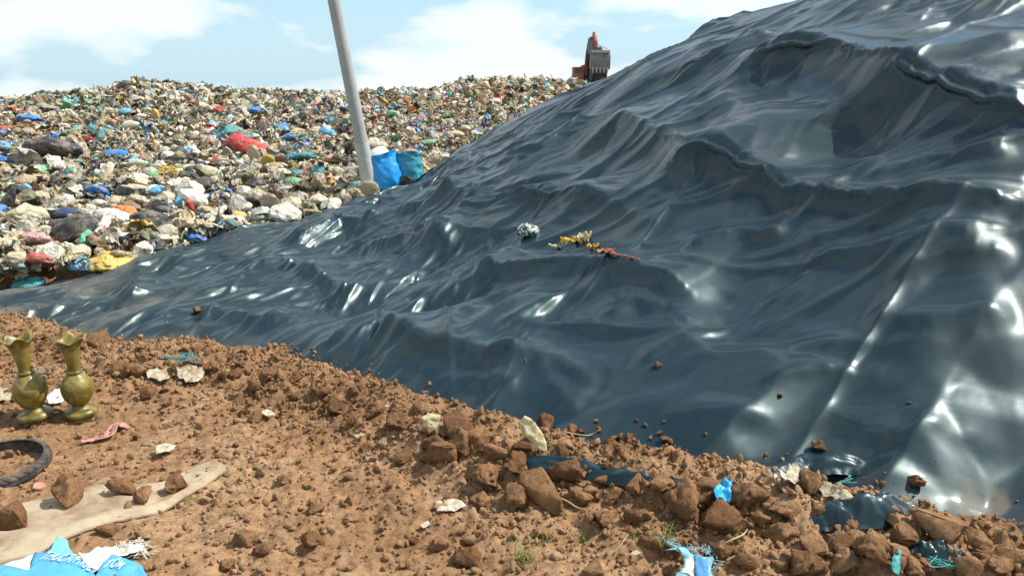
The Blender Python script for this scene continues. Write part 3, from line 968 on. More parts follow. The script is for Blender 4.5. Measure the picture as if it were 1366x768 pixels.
M_bag = plastic_mat("rubbish_plastic", False)
M_rub = plastic_mat("rubbish_mixed", True)
PAL = {'blue': (.03, .20, .58), 'skyblue': (.13, .42, .66), 'teal': (.05, .27, .29), 'green': (.14, .42, .24), 'red': (.52, .04, .04), 'pink': (.55, .28, .28), 'yellow': (.58, .40, .08),
       'orange': (.60, .20, .05), 'white': (.66, .63, .53), 'beige': (.56, .48, .32), 'tan': (.42, .33, .20), 'grey': (.33, .31, .26), 'charcoal': (.06, .065, .07), 'black': (.022, .025, .03), 'navy': (.03, .06, .15), 'brown': (.20, .13, .07), 'olive': (.20, .21, .11), 'lime': (.32, .50, .12)}
bag_meshes = {k: [mesh_np("rubbish_bag", *bag_arrays(k, 500 + 17 * i + j, 4), M_bag) for i in range(4)] for j, k in enumerate(['tied', 'sack', 'rag', 'crumpled'])}
KN = {'tied': 'knotted', 'sack': 'long bulging', 'rag': 'flattened torn', 'crumpled': 'crumpled'}


def heap_hit(u, v):
    d = ray(u, v)
    ys = np.concatenate([np.linspace(4.5, 20, 700), np.linspace(20.1, 75, 900)])
    P = CAM[None] + d[None] * (ys / d[1])[:, None]
    below = P[:, 2] < heap_base(P[:, 0], P[:, 1])
    below &= P[:, 1] > crest_y(P[:, 0]) + .02
    return P[int(np.argmax(below))] if below.any() else None


BAGS = [  # u, v, width px, colour, kind, optional own label
    (40, 161, 26, 'blue', 'rag', "bright blue plastic bag high on the rubbish at the far left"), (123, 188, 17, 'red', 'crumpled', None), (154, 209, 34, 'blue', 'sack', "bright blue shiny bag beside a long dark sheet on the rubbish"),
    (71, 207, 70, 'charcoal', 'rag', "long dark grey plastic sheet lying across the rubbish at far left"), (10, 220, 30, 'blue', 'crumpled', None), (140, 240, 28, 'teal', 'rag', None), (131, 261, 30, 'blue', 'crumpled', None),
    (200, 170, 16, 'skyblue', 'crumpled', None), (212, 258, 24, 'skyblue', 'crumpled', None), (254, 259, 36, 'white', 'tied', "plump dirty white knotted bag with grey stains left of the black bags"), (275, 235, 46, 'beige', 'sack', "large pale cream sack bulging below the long red bag"),
    (100, 313, 60, 'black', 'crumpled', "big black crumpled bag above the red one at the near left"), (90, 290, 36, 'navy', 'sack', None), (38, 297, 46, 'beige', 'tied', None), (152, 297, 46, 'white', 'crumpled', "large dirty white bag with a red patch beside black plastic"),
    (204, 301, 56, 'black', 'rag', None), (188, 313, 18, 'blue', 'crumpled', None), (54, 354, 40, 'red', 'crumpled', "faded red crumpled bag low on the heap near the liner"), (148, 356, 62, 'yellow', 'rag', "wide yellow flattened sack at the liner's upper edge"),
    (108, 362, 28, 'skyblue', 'tied', "round light blue knotted bag beside the yellow sack"), (15, 337, 34, 'white', 'sack', None), (38, 386, 42, 'teal', 'rag', None), (204, 236, 18, 'green', 'rag', None), (231, 228, 13, 'lime', 'crumpled', None),
    (167, 151, 15, 'skyblue', 'crumpled', None), (112, 140, 24, 'teal', 'rag', None), (4, 176, 16, 'red', 'crumpled', None), (52, 182, 12, 'orange', 'crumpled', None), (44, 190, 16, 'orange', 'rag', None), (25, 258, 27, 'black', 'crumpled', None),
    (171, 261, 34, 'black', 'sack', None), (85, 245, 20, 'navy', 'crumpled', None), (98, 257, 22, 'brown', 'rag', None), (135, 132, 13, 'yellow', 'crumpled', None), (169, 117, 24, 'charcoal', 'crumpled', None), (186, 108, 18, 'navy', 'rag', None),
    (246, 124, 17, 'skyblue', 'rag', None), (262, 140, 16, 'pink', 'crumpled', None), (48, 326, 34, 'pink', 'crumpled', None), (156, 327, 32, 'grey', 'tied', None), (20, 195, 18, 'blue', 'rag', None), (30, 205, 20, 'white', 'rag', None),
    (344, 152, 24, 'blue', 'tied', "round blue knotted bag high on the rubbish left of the pole"), (284, 167, 13, 'skyblue', 'crumpled', None), (443, 148, 13, 'blue', 'crumpled', None), (457, 146, 11, 'blue', 'crumpled', None), (394, 136, 14, 'red', 'crumpled', None),
    (307, 178, 34, 'teal', 'sack', None), (333, 187, 26, 'teal', 'sack', None), (373, 172, 24, 'blue', 'rag', None), (387, 188, 24, 'blue', 'crumpled', "bright blue bag just above the black one right of the red bag"), (404, 196, 22, 'blue', 'rag', None),
    (337, 202, 66, 'red', 'sack', "long shiny red plastic bag lying in the middle of the rubbish"), (405, 214, 34, 'teal', 'crumpled', None), (443, 217, 26, 'pink', 'tied', None), (446, 200, 19, 'olive', 'rag', None), (500, 197, 38, 'beige', 'sack', None),
    (430, 180, 32, 'beige', 'sack', None), (374, 206, 36, 'black', 'crumpled', None), (337, 231, 32, 'grey', 'tied', None), (341, 249, 28, 'black', 'crumpled', None), (362, 234, 20, 'navy', 'sack', None), (430, 164, 20, 'navy', 'crumpled', None),
    (394, 246, 30, 'green', 'rag', None), (447, 246, 28, 'white', 'crumpled', None), (466, 258, 26, 'white', 'tied', None), (293, 266, 24, 'blue', 'tied', "vivid blue knotted bag in the pale rubbish below the cream sack"), (313, 295, 32, 'yellow', 'crumpled', "yellow crumpled bag near the liner's upper edge"),
    (383, 292, 26, 'blue', 'rag', None), (351, 291, 30, 'white', 'tied', None), (274, 310, 18, 'red', 'crumpled', None), (291, 311, 20, 'yellow', 'rag', None), (344, 264, 26, 'beige', 'tied', None), (294, 296, 40, 'beige', 'sack', None),
    (472, 250, 24, 'teal', 'sack', None), (505, 178, 13, 'red', 'crumpled', None), (507, 167, 12, 'green', 'crumpled', None), (488, 147, 15, 'pink', 'crumpled', None), (502, 152, 13, 'teal', 'crumpled', None), (522, 147, 14, 'teal', 'rag', None),
    (533, 144, 15, 'pink', 'rag', None), (426, 246, 16, 'red', 'crumpled', None), (574, 193, 24, 'green', 'sack', None), (584, 186, 24, 'grey', 'tied', None), (576, 208, 10, 'blue', 'crumpled', None), (594, 210, 17, 'skyblue', 'crumpled', None),
    (606, 182, 28, 'beige', 'sack', None), (593, 132, 9, 'red', 'crumpled', None), (652, 143, 10, 'red', 'crumpled', None), (730, 128, 11, 'green', 'rag', None), (663, 136, 18, 'white', 'rag', None), (639, 127, 15, 'lime', 'rag', None),
    (262, 324, 44, 'blue', 'rag', "blue sheet caught along the liner's upper edge"), (230, 300, 30, 'beige', 'tied', None), (400, 268, 26, 'grey', 'tied', None), (425, 272, 26, 'beige', 'tied', None), (540, 200, 24, 'tan', 'sack', None), (550, 182, 20, 'white', 'rag', None)]
bag_n = 0


def bag_label(u, v, w, c, kind):
    size = "large" if w > 32 else "mid-sized" if w > 19 else "small"
    if v > 330: pl = "low down by the liner's edge at far left"
    elif v > 270: pl = "near the liner left of the white foil fold" if u < 230 else "just above the liner left of the pole"
    elif v > 215: pl = "in the near left of the heap" if u < 230 else "below the long red bag" if u < 430 else "around the foot of the pole"
    elif v > 160: pl = "midway up the heap at far left" if u < 200 else "level with the long red bag" if u < 430 else "beside the pole halfway up the heap" if u < 540 else "right of the two blue sacks"
    else: pl = "near the skyline at far left" if u < 200 else "near the skyline left of the pole" if u < 450 else "near the skyline right of the pole" if u < 600 else "near the skyline below the excavator"
    col = {'skyblue': 'light blue', 'beige': 'cream', 'charcoal': 'dark grey', 'tan': 'tan'}.get(c, c)
    return f"{size} {KN[kind]} {col} bag {pl}"


bag_occ = []


def add_bag(u, v, w, c, kind, lab=None, yaw=None, lift=.24):
    global bag_n
    p = heap_hit(u, v + w * .10)
    if p is None: return None
    dist = np.linalg.norm(p - CAM)
    s = w / 2 / FPX * dist
    me = random.choice(bag_meshes[kind])
    yaw = random.uniform(-.5, .5) if yaw is None else yaw
    hs = {'rag': 1.1, 'sack': 1.0, 'tied': .95, 'crumpled': .95}[kind]
    o = link("rubbish_bag", me, loc=(p[0], p[1], p[2] + s * lift + .03), rot=(random.uniform(.1, .5), random.uniform(-.25, .25), yaw + (math.pi if random.random() < .5 and kind != 'sack' else 0)), scale=(s, s * random.uniform(.8, 1.1), s * hs * random.uniform(.7, .95)))
    k = random.uniform(.85, 1.12); col = PAL[c]
    o.color = (min(1, col[0] * k), min(1, col[1] * k), min(1, col[2] * k), 1)
    tag(o, lab or bag_label(u, v, w, c, kind), "rubbish bag", "plastic bags heaped behind the liner")
    bag_occ.append((p[0], p[1], s)); bag_n += 1
    return o


for b_ in BAGS:
    o = add_bag(*b_)
    if b_[5] and 'long shiny red' in b_[5]:
        o.rotation_euler = (.25, .38, -.25)
tries = 0
while bag_n < 300 and tries < 9000:
    tries += 1
    u = random.uniform(-20, 780); v = random.uniform(112, 395) if random.random() < .7 else random.uniform(200, 395)
    p = heap_hit(u, v)
    if p is None: continue
    dist = np.linalg.norm(p - CAM)
    w = random.uniform(.13, .30) / dist * FPX
    if w < 10: continue
    if any((p[0] - a) ** 2 + (p[1] - b) ** 2 < (s * .75 + .08) ** 2 for a, b, s in bag_occ): continue
    c = random.choices(['beige', 'white', 'tan', 'grey', 'charcoal', 'black', 'olive', 'brown', 'teal', 'pink', 'green', 'blue'], [24, 18, 14, 10, 6, 4, 8, 5, 3, 3, 2, 2])[0]
    add_bag(u, v, w, c, random.choices(['tied', 'sack', 'rag', 'crumpled'], [4, 2, 3, 4])[0])

# the uncountable rest
cols_base = np.array([PAL[k] for k in ['beige', 'white', 'tan', 'grey', 'charcoal', 'black', 'olive', 'brown', 'teal', 'green', 'blue', 'skyblue', 'red', 'pink', 'yellow', 'orange']])
pw = np.array([22, 15, 15, 10, 9, 7, 9, 8, 3.0, 2.4, 1.4, 2.6, 1.3, 2.2, 2.2, .8]); pw /= pw.sum()  # charcoal and black shares raised so dark pieces imitate shaded gaps in the heap


def field(n, d0, d1, s0, s1, az0=-46, az1=10, power=1.0, seed=1):
    r = np.random.default_rng(seed)
    d = np.sqrt(r.uniform(0, 1, n) ** power * (d1 * d1 - d0 * d0) + d0 * d0)
    a = np.radians(r.uniform(az0, az1, n))
    x = d * np.sin(a); y = d * np.cos(a)
    k = y > crest_y(x) - np.where(x < -.8, .10, -.25)
    x, y, d = x[k], y[k], d[k]
    z = heap_base(x, y)
    s = s0 + (s1 - s0) * r.uniform(0, 1, len(x)) ** 2
    c = cols_base[r.choice(len(cols_base), len(x), p=pw)] * r.uniform(.75, 1.15, (len(x), 1))
    scl = np.stack([s * r.uniform(.8, 1.4, len(x)), s * r.uniform(.6, 1.1, len(x)), s * r.uniform(.7, 1.3, len(x))], 1)
    lump = .13 * np.clip(perlin2(x * 2.2, y * 2.2, 7), -.4, 1)
    pos = np.stack([x, y, z + s * r.uniform(-.1, .75, len(x)) + lump], 1)
    rot = np.stack([r.normal(0, .7, len(x)), r.normal(0, .7, len(x)), r.uniform(0, 6.28, len(x))], 1)
    return pos, scl, rot, np.clip(c, 0, 1)


pr3 = [bag_arrays(k, 700 + i, 3) for i, k in enumerate(['rag', 'crumpled', 'sack', 'tied', 'rag'])] + [sheet_arrays(740 + i, 12, 9) for i in range(5)]
pr2 = [bag_arrays(k, 800 + i, 2) for i, k in enumerate(['rag', 'crumpled', 'sack', 'rag', 'crumpled'])] + [sheet_arrays(840 + i, 9, 7) for i in range(6)]
pr1 = [bag_arrays(k, 900 + i, 1) for i, k in enumerate(['rag', 'crumpled', 'rag'])] + [sheet_arrays(940 + i, 6, 5) for i in range(4)]
# one object: merge three density bands
bands = [(pr3, field(900, 5.0, 8.5, .04, .13, az1=-5, seed=12)), (pr2, field(3500, 5.0, 8.5, .012, .05, az1=-5, seed=13)), (pr3, field(3000, 5.6, 13, .03, .16, seed=2)), (pr2, field(14000, 5.6, 16, .012, .06, seed=5)), (pr2, field(5500, 13, 27, .05, .17, seed=3)), (pr1, field(9000, 13, 27, .025, .08, seed=6)), (pr1, field(20000, 25, 64, .06, .25, seed=4))]
allV, allF, allC = [], [], []; off = 0
for pr, (pos, scl, rot, c) in bands:
    me_ = scatter_stuff("tmp", pr, pos, scl, rot, M_rub, c, True)
    n = len(me_.vertices); V = np.empty(n * 3, np.float32); me_.vertices.foreach_get("co", V)
    F = np.empty(len(me_.loops), np.int32); me_.loops.foreach_get("vertex_index", F)
    C = np.empty(n * 4, np.float32); me_.attributes["piece_color"].data.foreach_get("color", C)
    allV.append(V.reshape(-1, 3)); allF.append(F.reshape(-1, 3) + off); allC.append(C); off += n
    bpy.data.meshes.remove(me_)
me = mesh_np("loose_rubbish", np.concatenate(allV), np.concatenate(allF), M_rub, False)
at = me.attributes.new("piece_color", 'FLOAT_COLOR', 'POINT'); at.data.foreach_set("color", np.concatenate(allC))
tag(link("loose_rubbish", me), "endless mass of mixed loose household rubbish behind the liner", kind="stuff")
print("heap", len(me.polygons), round(time.time() - t1, 1))
# ------------------------------------------------------------------ the separate objects
t1 = time.time()
from mathutils.geometry import delaunay_2d_cdt, intersect_point_line


def tube_mesh(name, pts, rad, mat, seg=8, caps=True):
    """tube along points; rad scalar or list"""
    pts = [Vector(p) for p in pts]; n = len(pts)
    rad = [rad] * n if np.isscalar(rad) else rad
    V = []; up = Vector((.13, .27, .95))
    for i, p in enumerate(pts):
        t = (pts[min(i + 1, n - 1)] - pts[max(i - 1, 0)]).normalized()
        a = t.cross(up)
        if a.length < .05: a = t.cross(Vector((1, 0, 0)))
        a.normalize(); b = t.cross(a)
        for k in range(seg):
            an = 2 * math.pi * k / seg
            V.append(p + (a * math.cos(an) + b * math.sin(an)) * rad[i])
    bm = bmesh.new(); vs = [bm.verts.new(v) for v in V]
    for i in range(n - 1):
        for k in range(seg):
            bm.faces.new((vs[i * seg + k], vs[i * seg + (k + 1) % seg], vs[(i + 1) * seg + (k + 1) % seg], vs[(i + 1) * seg + k]))
    if caps:
        bm.faces.new(vs[:seg][::-1]); bm.faces.new(vs[-seg:])
    bmesh.ops.recalc_face_normals(bm, faces=bm.faces)
    return bm_mesh(name, bm, mat)


def lathe_mesh(name, prof, mat, seg=64, rim=None):
    """prof list of (r, z); rim(theta, t, r, z) -> (r, z) optional deformation"""
    n = len(prof); V = []
    for i, (r, z) in enumerate(prof):
        for k in range(seg):
            th = 2 * math.pi * k / seg
            rr, zz = (r, z) if rim is None else rim(th, i / (n - 1), r, z)
            V.append((rr * math.cos(th), rr * math.sin(th), zz))
    F = []
    for i in range(n - 1):
        for k in range(seg):
            F.append((i * seg + k, i * seg + (k + 1) % seg, (i + 1) * seg + (k + 1) % seg, (i + 1) * seg + k))
    return mesh_np(name, np.array(V), np.array(F), mat)


def spline(pts, n):
    pts = np.array(pts, float); m = len(pts)
    P = np.concatenate([[2 * pts[0] - pts[1]], pts, [2 * pts[-1] - pts[-2]]])
    out = []
    for t in np.linspace(0, m - 1, n):
        i = min(int(t), m - 2); f = t - i
        a, b, c, d = P[i], P[i + 1], P[i + 2], P[i + 3]
        out.append(.5 * ((2 * b) + (-a + c) * f + (2 * a - 5 * b + 4 * c - d) * f * f + (-a + 3 * b - 3 * c + d) * f ** 3))
    return np.array(out)


def inside(poly, x, y):
    c = np.zeros(np.shape(x), bool); n = len(poly)
    for i in range(n):
        x1, y1 = poly[i]; x2, y2 = poly[(i + 1) % n]
        if y1 == y2: continue
        m = ((y1 > y) != (y2 > y)) & (x < (x2 - x1) * (y - y1) / (y2 - y1) + x1)
        c ^= m
    return c


def fill_outline(poly, sp, r, jag=0.0):
    """triangulated 2D region; returns verts (n,2), tris"""
    P = []
    n = len(poly)
    for i in range(n):
        a = np.array(poly[i], float); b = np.array(poly[(i + 1) % n], float)
        k = max(1, int(np.linalg.norm(b - a) / sp))
        for j in range(k):
            q = a + (b - a) * j / k
            P.append(q + r.normal(0, jag, 2) * (1 if j else .3))
    ne = len(P)
    x0, y0 = np.min(poly, 0); x1, y1 = np.max(poly, 0)
    X, Y = np.meshgrid(np.arange(x0, x1, sp), np.arange(y0, y1, sp))
    X = X + r.uniform(-.2, .2, X.shape) * sp; Y = Y + r.uniform(-.2, .2, Y.shape) * sp
    m = inside(P, X, Y)
    pin = np.stack([X[m], Y[m]], 1)
    E = np.array(P)
    if len(pin):
        dmin = np.min(np.linalg.norm(pin[:, None] - E[None], axis=-1), axis=1); pin = pin[dmin > sp * .5]
    pts = [Vector(p) for p in P] + [Vector(p) for p in pin]
    vs, _, fs, _, _, _ = delaunay_2d_cdt(pts, [], [list(range(ne))], 1, 1e-7)
    return np.array([v[:] for v in vs]), np.array([f for f in fs if len(f) == 3])


def add_thick(o, t=.003):
    m = o.modifiers.new("thickness", 'SOLIDIFY'); m.thickness = t; m.offset = 0
    return o


def drape_patch(name, outline, mat, lift=.01, amp=.012, freq=14, seed=1, sp=.012, parent=None, thick=.0025, jag=0.0, bulge=0.0, blur=.03):
    """thin cloth or film lying on the earth; outline given in picture points, cast down on the ground"""
    r = np.random.default_rng(seed)
    W = []
    for u, v in outline:
        q = px_scene(u, v)[0]; dr = ray(u, v); W.append((q + dr * ((lift * .8) / dr[2]))[:2])
    V2, T = fill_outline(W, sp, r, jag)
    x, y = V2[:, 0], V2[:, 1]
    z = sum(ground_z(x + dx, y + dy) for dx, dy in ((0, 0), (blur, 0), (-blur, 0), (0, blur), (0, -blur))) / 5
    sz2 = np.array([surf_z(a, b) for a, b in V2])
    z = np.maximum(z, sz2 - .004)
    cr = (1 - 2.2 * np.abs(perlin2(x * freq, y * freq, seed))) + .45 * (1 - 2.2 * np.abs(perlin2(x * freq * 2.3, y * freq * 2.3, seed + 1)))
    E = np.array(W); c = E.mean(0); rad = np.abs(E - c).max()
    z = z + lift + amp * cr + bulge * np.clip(1 - ((x - c[0]) ** 2 + (y - c[1]) ** 2) / rad ** 2, 0, 1)
    V = np.stack([x, y, z], 1)
    org = V.mean(0); org[2] = V[:, 2].min()
    me = mesh_np(name, V - (org if parent is None else np.array(parent.location)), T, mat)
    o = link(name, me, parent, loc=org if parent is None else None)
    add_thick(o, thick)
    return o, (V, T)


def upright_patch(name, outline, mat, Y0, lean=.5, amp=.006, freq=30, seed=1, sp=.006, thick=.0015, curl=0.0, parent=None):
    """thin leaf or film standing up out of the ground, leaning away"""
    r = np.random.default_rng(seed)
    vb = max(v for _, v in outline)
    W = np.array([at_y(u, v, Y0 + lean * (vb - v) / FPX * Y0) for u, v in outline])
    base = W[np.argmin(W[:, 2])].copy()
    ux = np.array([1.0, 0, 0]); uy = np.array([0, lean, 1.0]); uy /= np.linalg.norm(uy)
    nrm = np.cross(ux, uy)
    Q = [((w - base) @ ux, (w - base) @ uy) for w in W]
    V2, T = fill_outline(Q, sp, r)
    a, b = V2[:, 0], V2[:, 1]
    off = amp * (1 - 2.2 * np.abs(perlin2(a * freq, b * freq, seed))) + curl * ((a - a.mean()) ** 2) / (a.std() ** 2 + 1e-6)
    V = a[:, None] * ux + b[:, None] * uy + off[:, None] * nrm
    o = link(name, mesh_np(name, V, T, mat), parent, loc=base)
    return add_thick(o, thick)


# ---- two stone vases
def vase_material():
    m, nt, b = new_mat("olive_glazed_stone")
    tc = N(nt, "ShaderNodeTexCoord")
    n = N(nt, "ShaderNodeTexNoise", Scale=9.0, Detail=7.0, Roughness=.6, Distortion=1.4); nt.links.new(tc.outputs["Object"], n.inputs["Vector"])
    r = ramp(nt, [(.30, (.05, .040, .008)), (.48, (.145, .112, .018)), (.58, (.26, .20, .05)), (.66, (.08, .06, .012))]); nt.links.new(n.outputs["Fac"], r.inputs[0])
    n2 = N(nt, "ShaderNodeTexNoise", Scale=14.0, Detail=8.0, Roughness=.7); nt.links.new(tc.outputs["Object"], n2.inputs["Vector"])
    r2 = ramp(nt, [(.56, (0, 0, 0)), (.74, (.55, .55, .55))]); nt.links.new(n2.outputs["Fac"], r2.inputs[0])
    mx = N(nt, "ShaderNodeMix", data_type='RGBA'); nt.links.new(r2.outputs[0], mx.inputs[0]); nt.links.new(r.outputs[0], mx.inputs[6]); mx.inputs[7].default_value = (.34, .27, .15, 1)
    nt.links.new(mx.outputs[2], b.inputs["Base Color"])
    rr = N(nt, "ShaderNodeMapRange"); rr.inputs[3].default_value = .36; rr.inputs[4].default_value = .8; nt.links.new(r2.outputs[0], rr.inputs[0]); nt.links.new(rr.outputs[0], b.inputs["Roughness"])
    return m


M_vase = vase_material()


def vase(u, vb, hpx, yaw, lean, label):
    p = px_ground(u, vb); dist = np.linalg.norm(p - CAM)
    depth_scale = math.cos(R(22))
    H = hpx / FPX * dist / depth_scale * .94
    z0 = gz(p[0], p[1]) - .012
    root = empty("stone_vase", (p[0], p[1], z0), (lean[0], lean[1], yaw))
    tag(root, label, "vase", "olive stone vases standing on the earth")
    s = H
    foot = [(0.0, 0), (.118, 0), (.126, .008), (.122, .03), (.105, .045), (.11, .055), (.152, .070), (.170, .095), (.172, .115), (.155, .140), (.120, .152), (.100, .158), (.088, .175), (.078, .195)]
    f = link("foot", lathe_mesh("foot", [(a * s, b * s) for a, b in foot], M_vase), root)
    belly = [(.076, .192), (.090, .21), (.115, .245), (.142, .29), (.157, .34), (.163, .385), (.159, .43), (.144, .475), (.118, .515), (.098, .545), (.078, .562), (.070, .572)]
    bp = spline([(a * s, b * s) for a, b in belly], 40)
    link("belly", lathe_mesh("belly", [tuple(q) for q in bp], M_vase), root)
    neck_o = [(.066, .568), (.080, .574), (.084, .584), (.080, .594), (.066, .600), (.062, .64), (.066, .70), (.078, .77), (.092, .84), (.115, .90), (.140, .94), (.160, .955)]
    neck_i = [(.162, .962), (.155, .968), (.130, .952), (.102, .90), (.080, .84), (.066, .77), (.054, .70), (.050, .62), (.0, .60)]
    prof = [tuple(q) for q in spline([(a * s, b * s) for a, b in neck_o], 44)] + [tuple(q) for q in spline([(a * s, b * s) for a, b in neck_i], 26)]

    def rim(th, t, r, z):
        k = smooth(.74 * s, .97 * s, z)
        w = math.cos(5 * th)
        return (r * (1 + .13 * k * w), z + .030 * s * k * w)
    link("neck", lathe_mesh("neck", prof, M_vase, 96, rim), root)
    return root


vase(50, 562, 103, .3, (R(-1), R(-3)), "olive green stone vase nearest the frame's left edge, rim flared")
vase(110, 557, 101, .9, (R(1), R(-1)), "olive green stone vase standing right of its twin, whole rim visible")


# ---- tyre
def tyre():
    p = px_ground(-6, 633); dist = np.linalg.norm(p - CAM)
    Rm = 54 / FPX * dist
    root_r, tw, thh = Rm, .042, .028       # outer radius, radial thickness, half height
    nT, nP = 420, 40
    V = []
    for i in range(nT):
        th = 2 * math.pi * i / nT
        for j in range(nP):
            a = 2 * math.pi * j / nP
            # open C section: the inner side (towards the hub) is hollow
            ca, sa = math.cos(a), math.sin(a)
            rr = tw / 2 * np.sign(ca) * abs(ca) ** .8; zz = thh * np.sign(sa) * abs(sa) ** .8
            if ca < -.35: rr = -tw / 2 * .35 + (ca + .35) * .0 + (.017 * (1 - (sa / .94) ** 2) if abs(sa) < .94 else 0)
            if ca > -.05:
                t = (th * 34 / (2 * math.pi) + abs(sa) * 1.6 * .5) % 1.0
                groove = 1 if (t < .26 or (abs(sa) < .13)) else 0
                k = (1 - .0) * (-.0045 * groove)
                rr += k * ca; zz += k * sa
            V.append(((root_r - tw / 2 + rr) * math.cos(th), (root_r - tw / 2 + rr) * math.sin(th), zz))
    F = []
    for i in range(nT):
        for j in range(nP):
            F.append((i * nP + j, ((i + 1) % nT) * nP + j, ((i + 1) % nT) * nP + (j + 1) % nP, i * nP + (j + 1) % nP))
    M = simple_mat("dusty_rubber", (.035, .035, .034), .75, .35, .2, 9, .25, 120, dirt=(.22, .15, .10), dirt_amt=.45)
    me = mesh_np("tyre", np.array(V), np.array(F), M, True)
    o = link("tyre", me, loc=(p[0], p[1], gz(p[0] + .1, p[1]) + thh * .75), rot=(R(2), R(-1.5), 0))
    tag(o, "worn black motorbike tyre lying flat on the earth", "tyre")
    return o


tyre()

# ---- sackcloth
def weave_material(name, c1, c2, scale=260):
    m, nt, b = new_mat(name)
    g = N(nt, "ShaderNodeNewGeometry")
    w1 = N(nt, "ShaderNodeTexWave", Scale=scale, bands_direction='X'); w2 = N(nt, "ShaderNodeTexWave", Scale=scale, bands_direction='Y')
    nt.links.new(g.outputs["Position"], w1.inputs["Vector"]); nt.links.new(g.outputs["Position"], w2.inputs["Vector"])
    mu = N(nt, "ShaderNodeMath", operation='MULTIPLY'); nt.links.new(w1.outputs["Fac"], mu.inputs[0]); nt.links.new(w2.outputs["Fac"], mu.inputs[1])
    n = N(nt, "ShaderNodeTexNoise", Scale=6.0, Detail=8.0, Roughness=.65); nt.links.new(g.outputs["Position"], n.inputs["Vector"])
    r = ramp(nt, [(.36, c2), (.58, c1)]); nt.links.new(n.outputs["Fac"], r.inputs[0])
    mr = N(nt, "ShaderNodeMapRange"); mr.inputs[3].default_value = .72; mr.inputs[4].default_value = 1.05; nt.links.new(mu.outputs[0], mr.inputs[0])
    mx = N(nt, "ShaderNodeMix", data_type='RGBA', blend_type='MULTIPLY'); mx.inputs[0].default_value = 1
    cc = N(nt, "ShaderNodeCombineColor")
    for k in range(3): nt.links.new(mr.outputs[0], cc.inputs[k])
    nt.links.new(r.outputs[0], mx.inputs[6]); nt.links.new(cc.outputs[0], mx.inputs[7])
    nt.links.new(mx.outputs[2], b.inputs["Base Color"]); b.inputs["Roughness"].default_value = .9; b.inputs["Specular IOR Level"].default_value = .2
    bp = N(nt, "ShaderNodeBump", Strength=.5, Distance=.002); nt.links.new(mu.outputs[0], bp.inputs["Height"]); nt.links.new(bp.outputs[0], b.inputs["Normal"])
    return m


M_cloth = weave_material("beige_sackcloth", (.56, .45, .31), (.33, .22, .13))
top = [(-60, 690), (-25, 688), (0, 682), (48, 668), (95, 660), (138, 640), (170, 648), (215, 645), (245, 634), (270, 622), (287, 618), (300, 624)]
bot = [(-60, 782), (-25, 768), (0, 757), (48, 742), (96, 718), (130, 706), (158, 697), (211, 685), (249, 664), (275, 650), (299, 636), (307, 632)]
tw_ = spline([px_ground(u, v)[:2] for u, v in top], 150); bw_ = spline([px_ground(u, v)[:2] for u, v in bot], 150)
nr = 40
tt = np.linspace(0, 1, nr)[:, None, None]
XY = tw_[None] * (1 - tt) + bw_[None] * tt
cxx, cyy2 = XY[..., 0], XY[..., 1]
Zc = sum(ground_z(cxx + dx, cyy2 + dy) for dx, dy in ((0, 0), (.05, 0), (-.05, 0), (0, .05), (0, -.05), (.03, .03), (-.03, -.03))) / 7
for _ in range(14):
    Zc[1:-1, 1:-1] = .25 * (Zc[:-2, 1:-1] + Zc[2:, 1:-1] + Zc[1:-1, :-2] + Zc[1:-1, 2:])
tcol = np.linspace(0, 1, nr)[:, None] * np.ones((1, 150)); scol = np.linspace(0, 1, 150)[None] * np.ones((nr, 1))
Zc = Zc + .013 + .007 * (1 - 2 * np.abs(perlin2(cxx * 5, cyy2 * 9, 5))) + .006 * perlin2(cxx * 16, cyy2 * 22, 6)
Zc += .013 * np.exp(-((tcol - .86) / .07) ** 2) * smooth(.25, .5, scol)           # rolled lower hem
Zc += .007 * np.exp(-((tcol - (.2 + .5 * scol)) / .06) ** 2) * smooth(.75, .5, scol)
Zc -= .011 * (smooth(.06, 0, tcol) + smooth(.985, 1, tcol))
Vc = np.stack([cxx, cyy2, Zc], -1).reshape(-1, 3)
oc = Vc.mean(0)
cl = link("sackcloth", mesh_np("sackcloth", Vc - oc, grid_faces(nr, 150), M_cloth), loc=oc); add_thick(cl, .002)
tag(cl, "long dirty beige woven sackcloth spread on the trodden earth", "cloth")
cloth_bvh = BVHTree.FromPolygons([tuple(map(float, p)) for p in Vc], grid_faces(nr, 150).tolist())
# clods resting on the cloth sit on it, not in it
for o in list(COL.objects):
    if o.name.startswith("soil_clod"):
        h = cloth_bvh.ray_cast(Vector((o.location.x, o.location.y, 5)), Vector((0, 0, -1)))
        if h[0] is not None and o.scale[0] > .018: o.location.z = h[0].z + o.scale[0] * .42

# ---- printed feed sack, torn, with its lettering
M_blue = simple_mat("printed_blue_film", (.07, .30, .66), .5, .5, .18, 12, dirt=(.30, .30, .32), dirt_amt=.15)
M_sky = simple_mat("printed_sky_film", (.14, .58, .80), .42, .5, .15, 12, dirt=(.45, .45, .42), dirt_amt=.2)
M_white = simple_mat("dirty_white_film", (.56, .54, .47), .6, .4, .10, 12, dirt=(.38, .31, .22), dirt_amt=.35)
M_ink = simple_mat("pale_print", (.46, .60, .72), .5, .4, .12, 40, dirt=(.10, .22, .5), dirt_amt=.3)


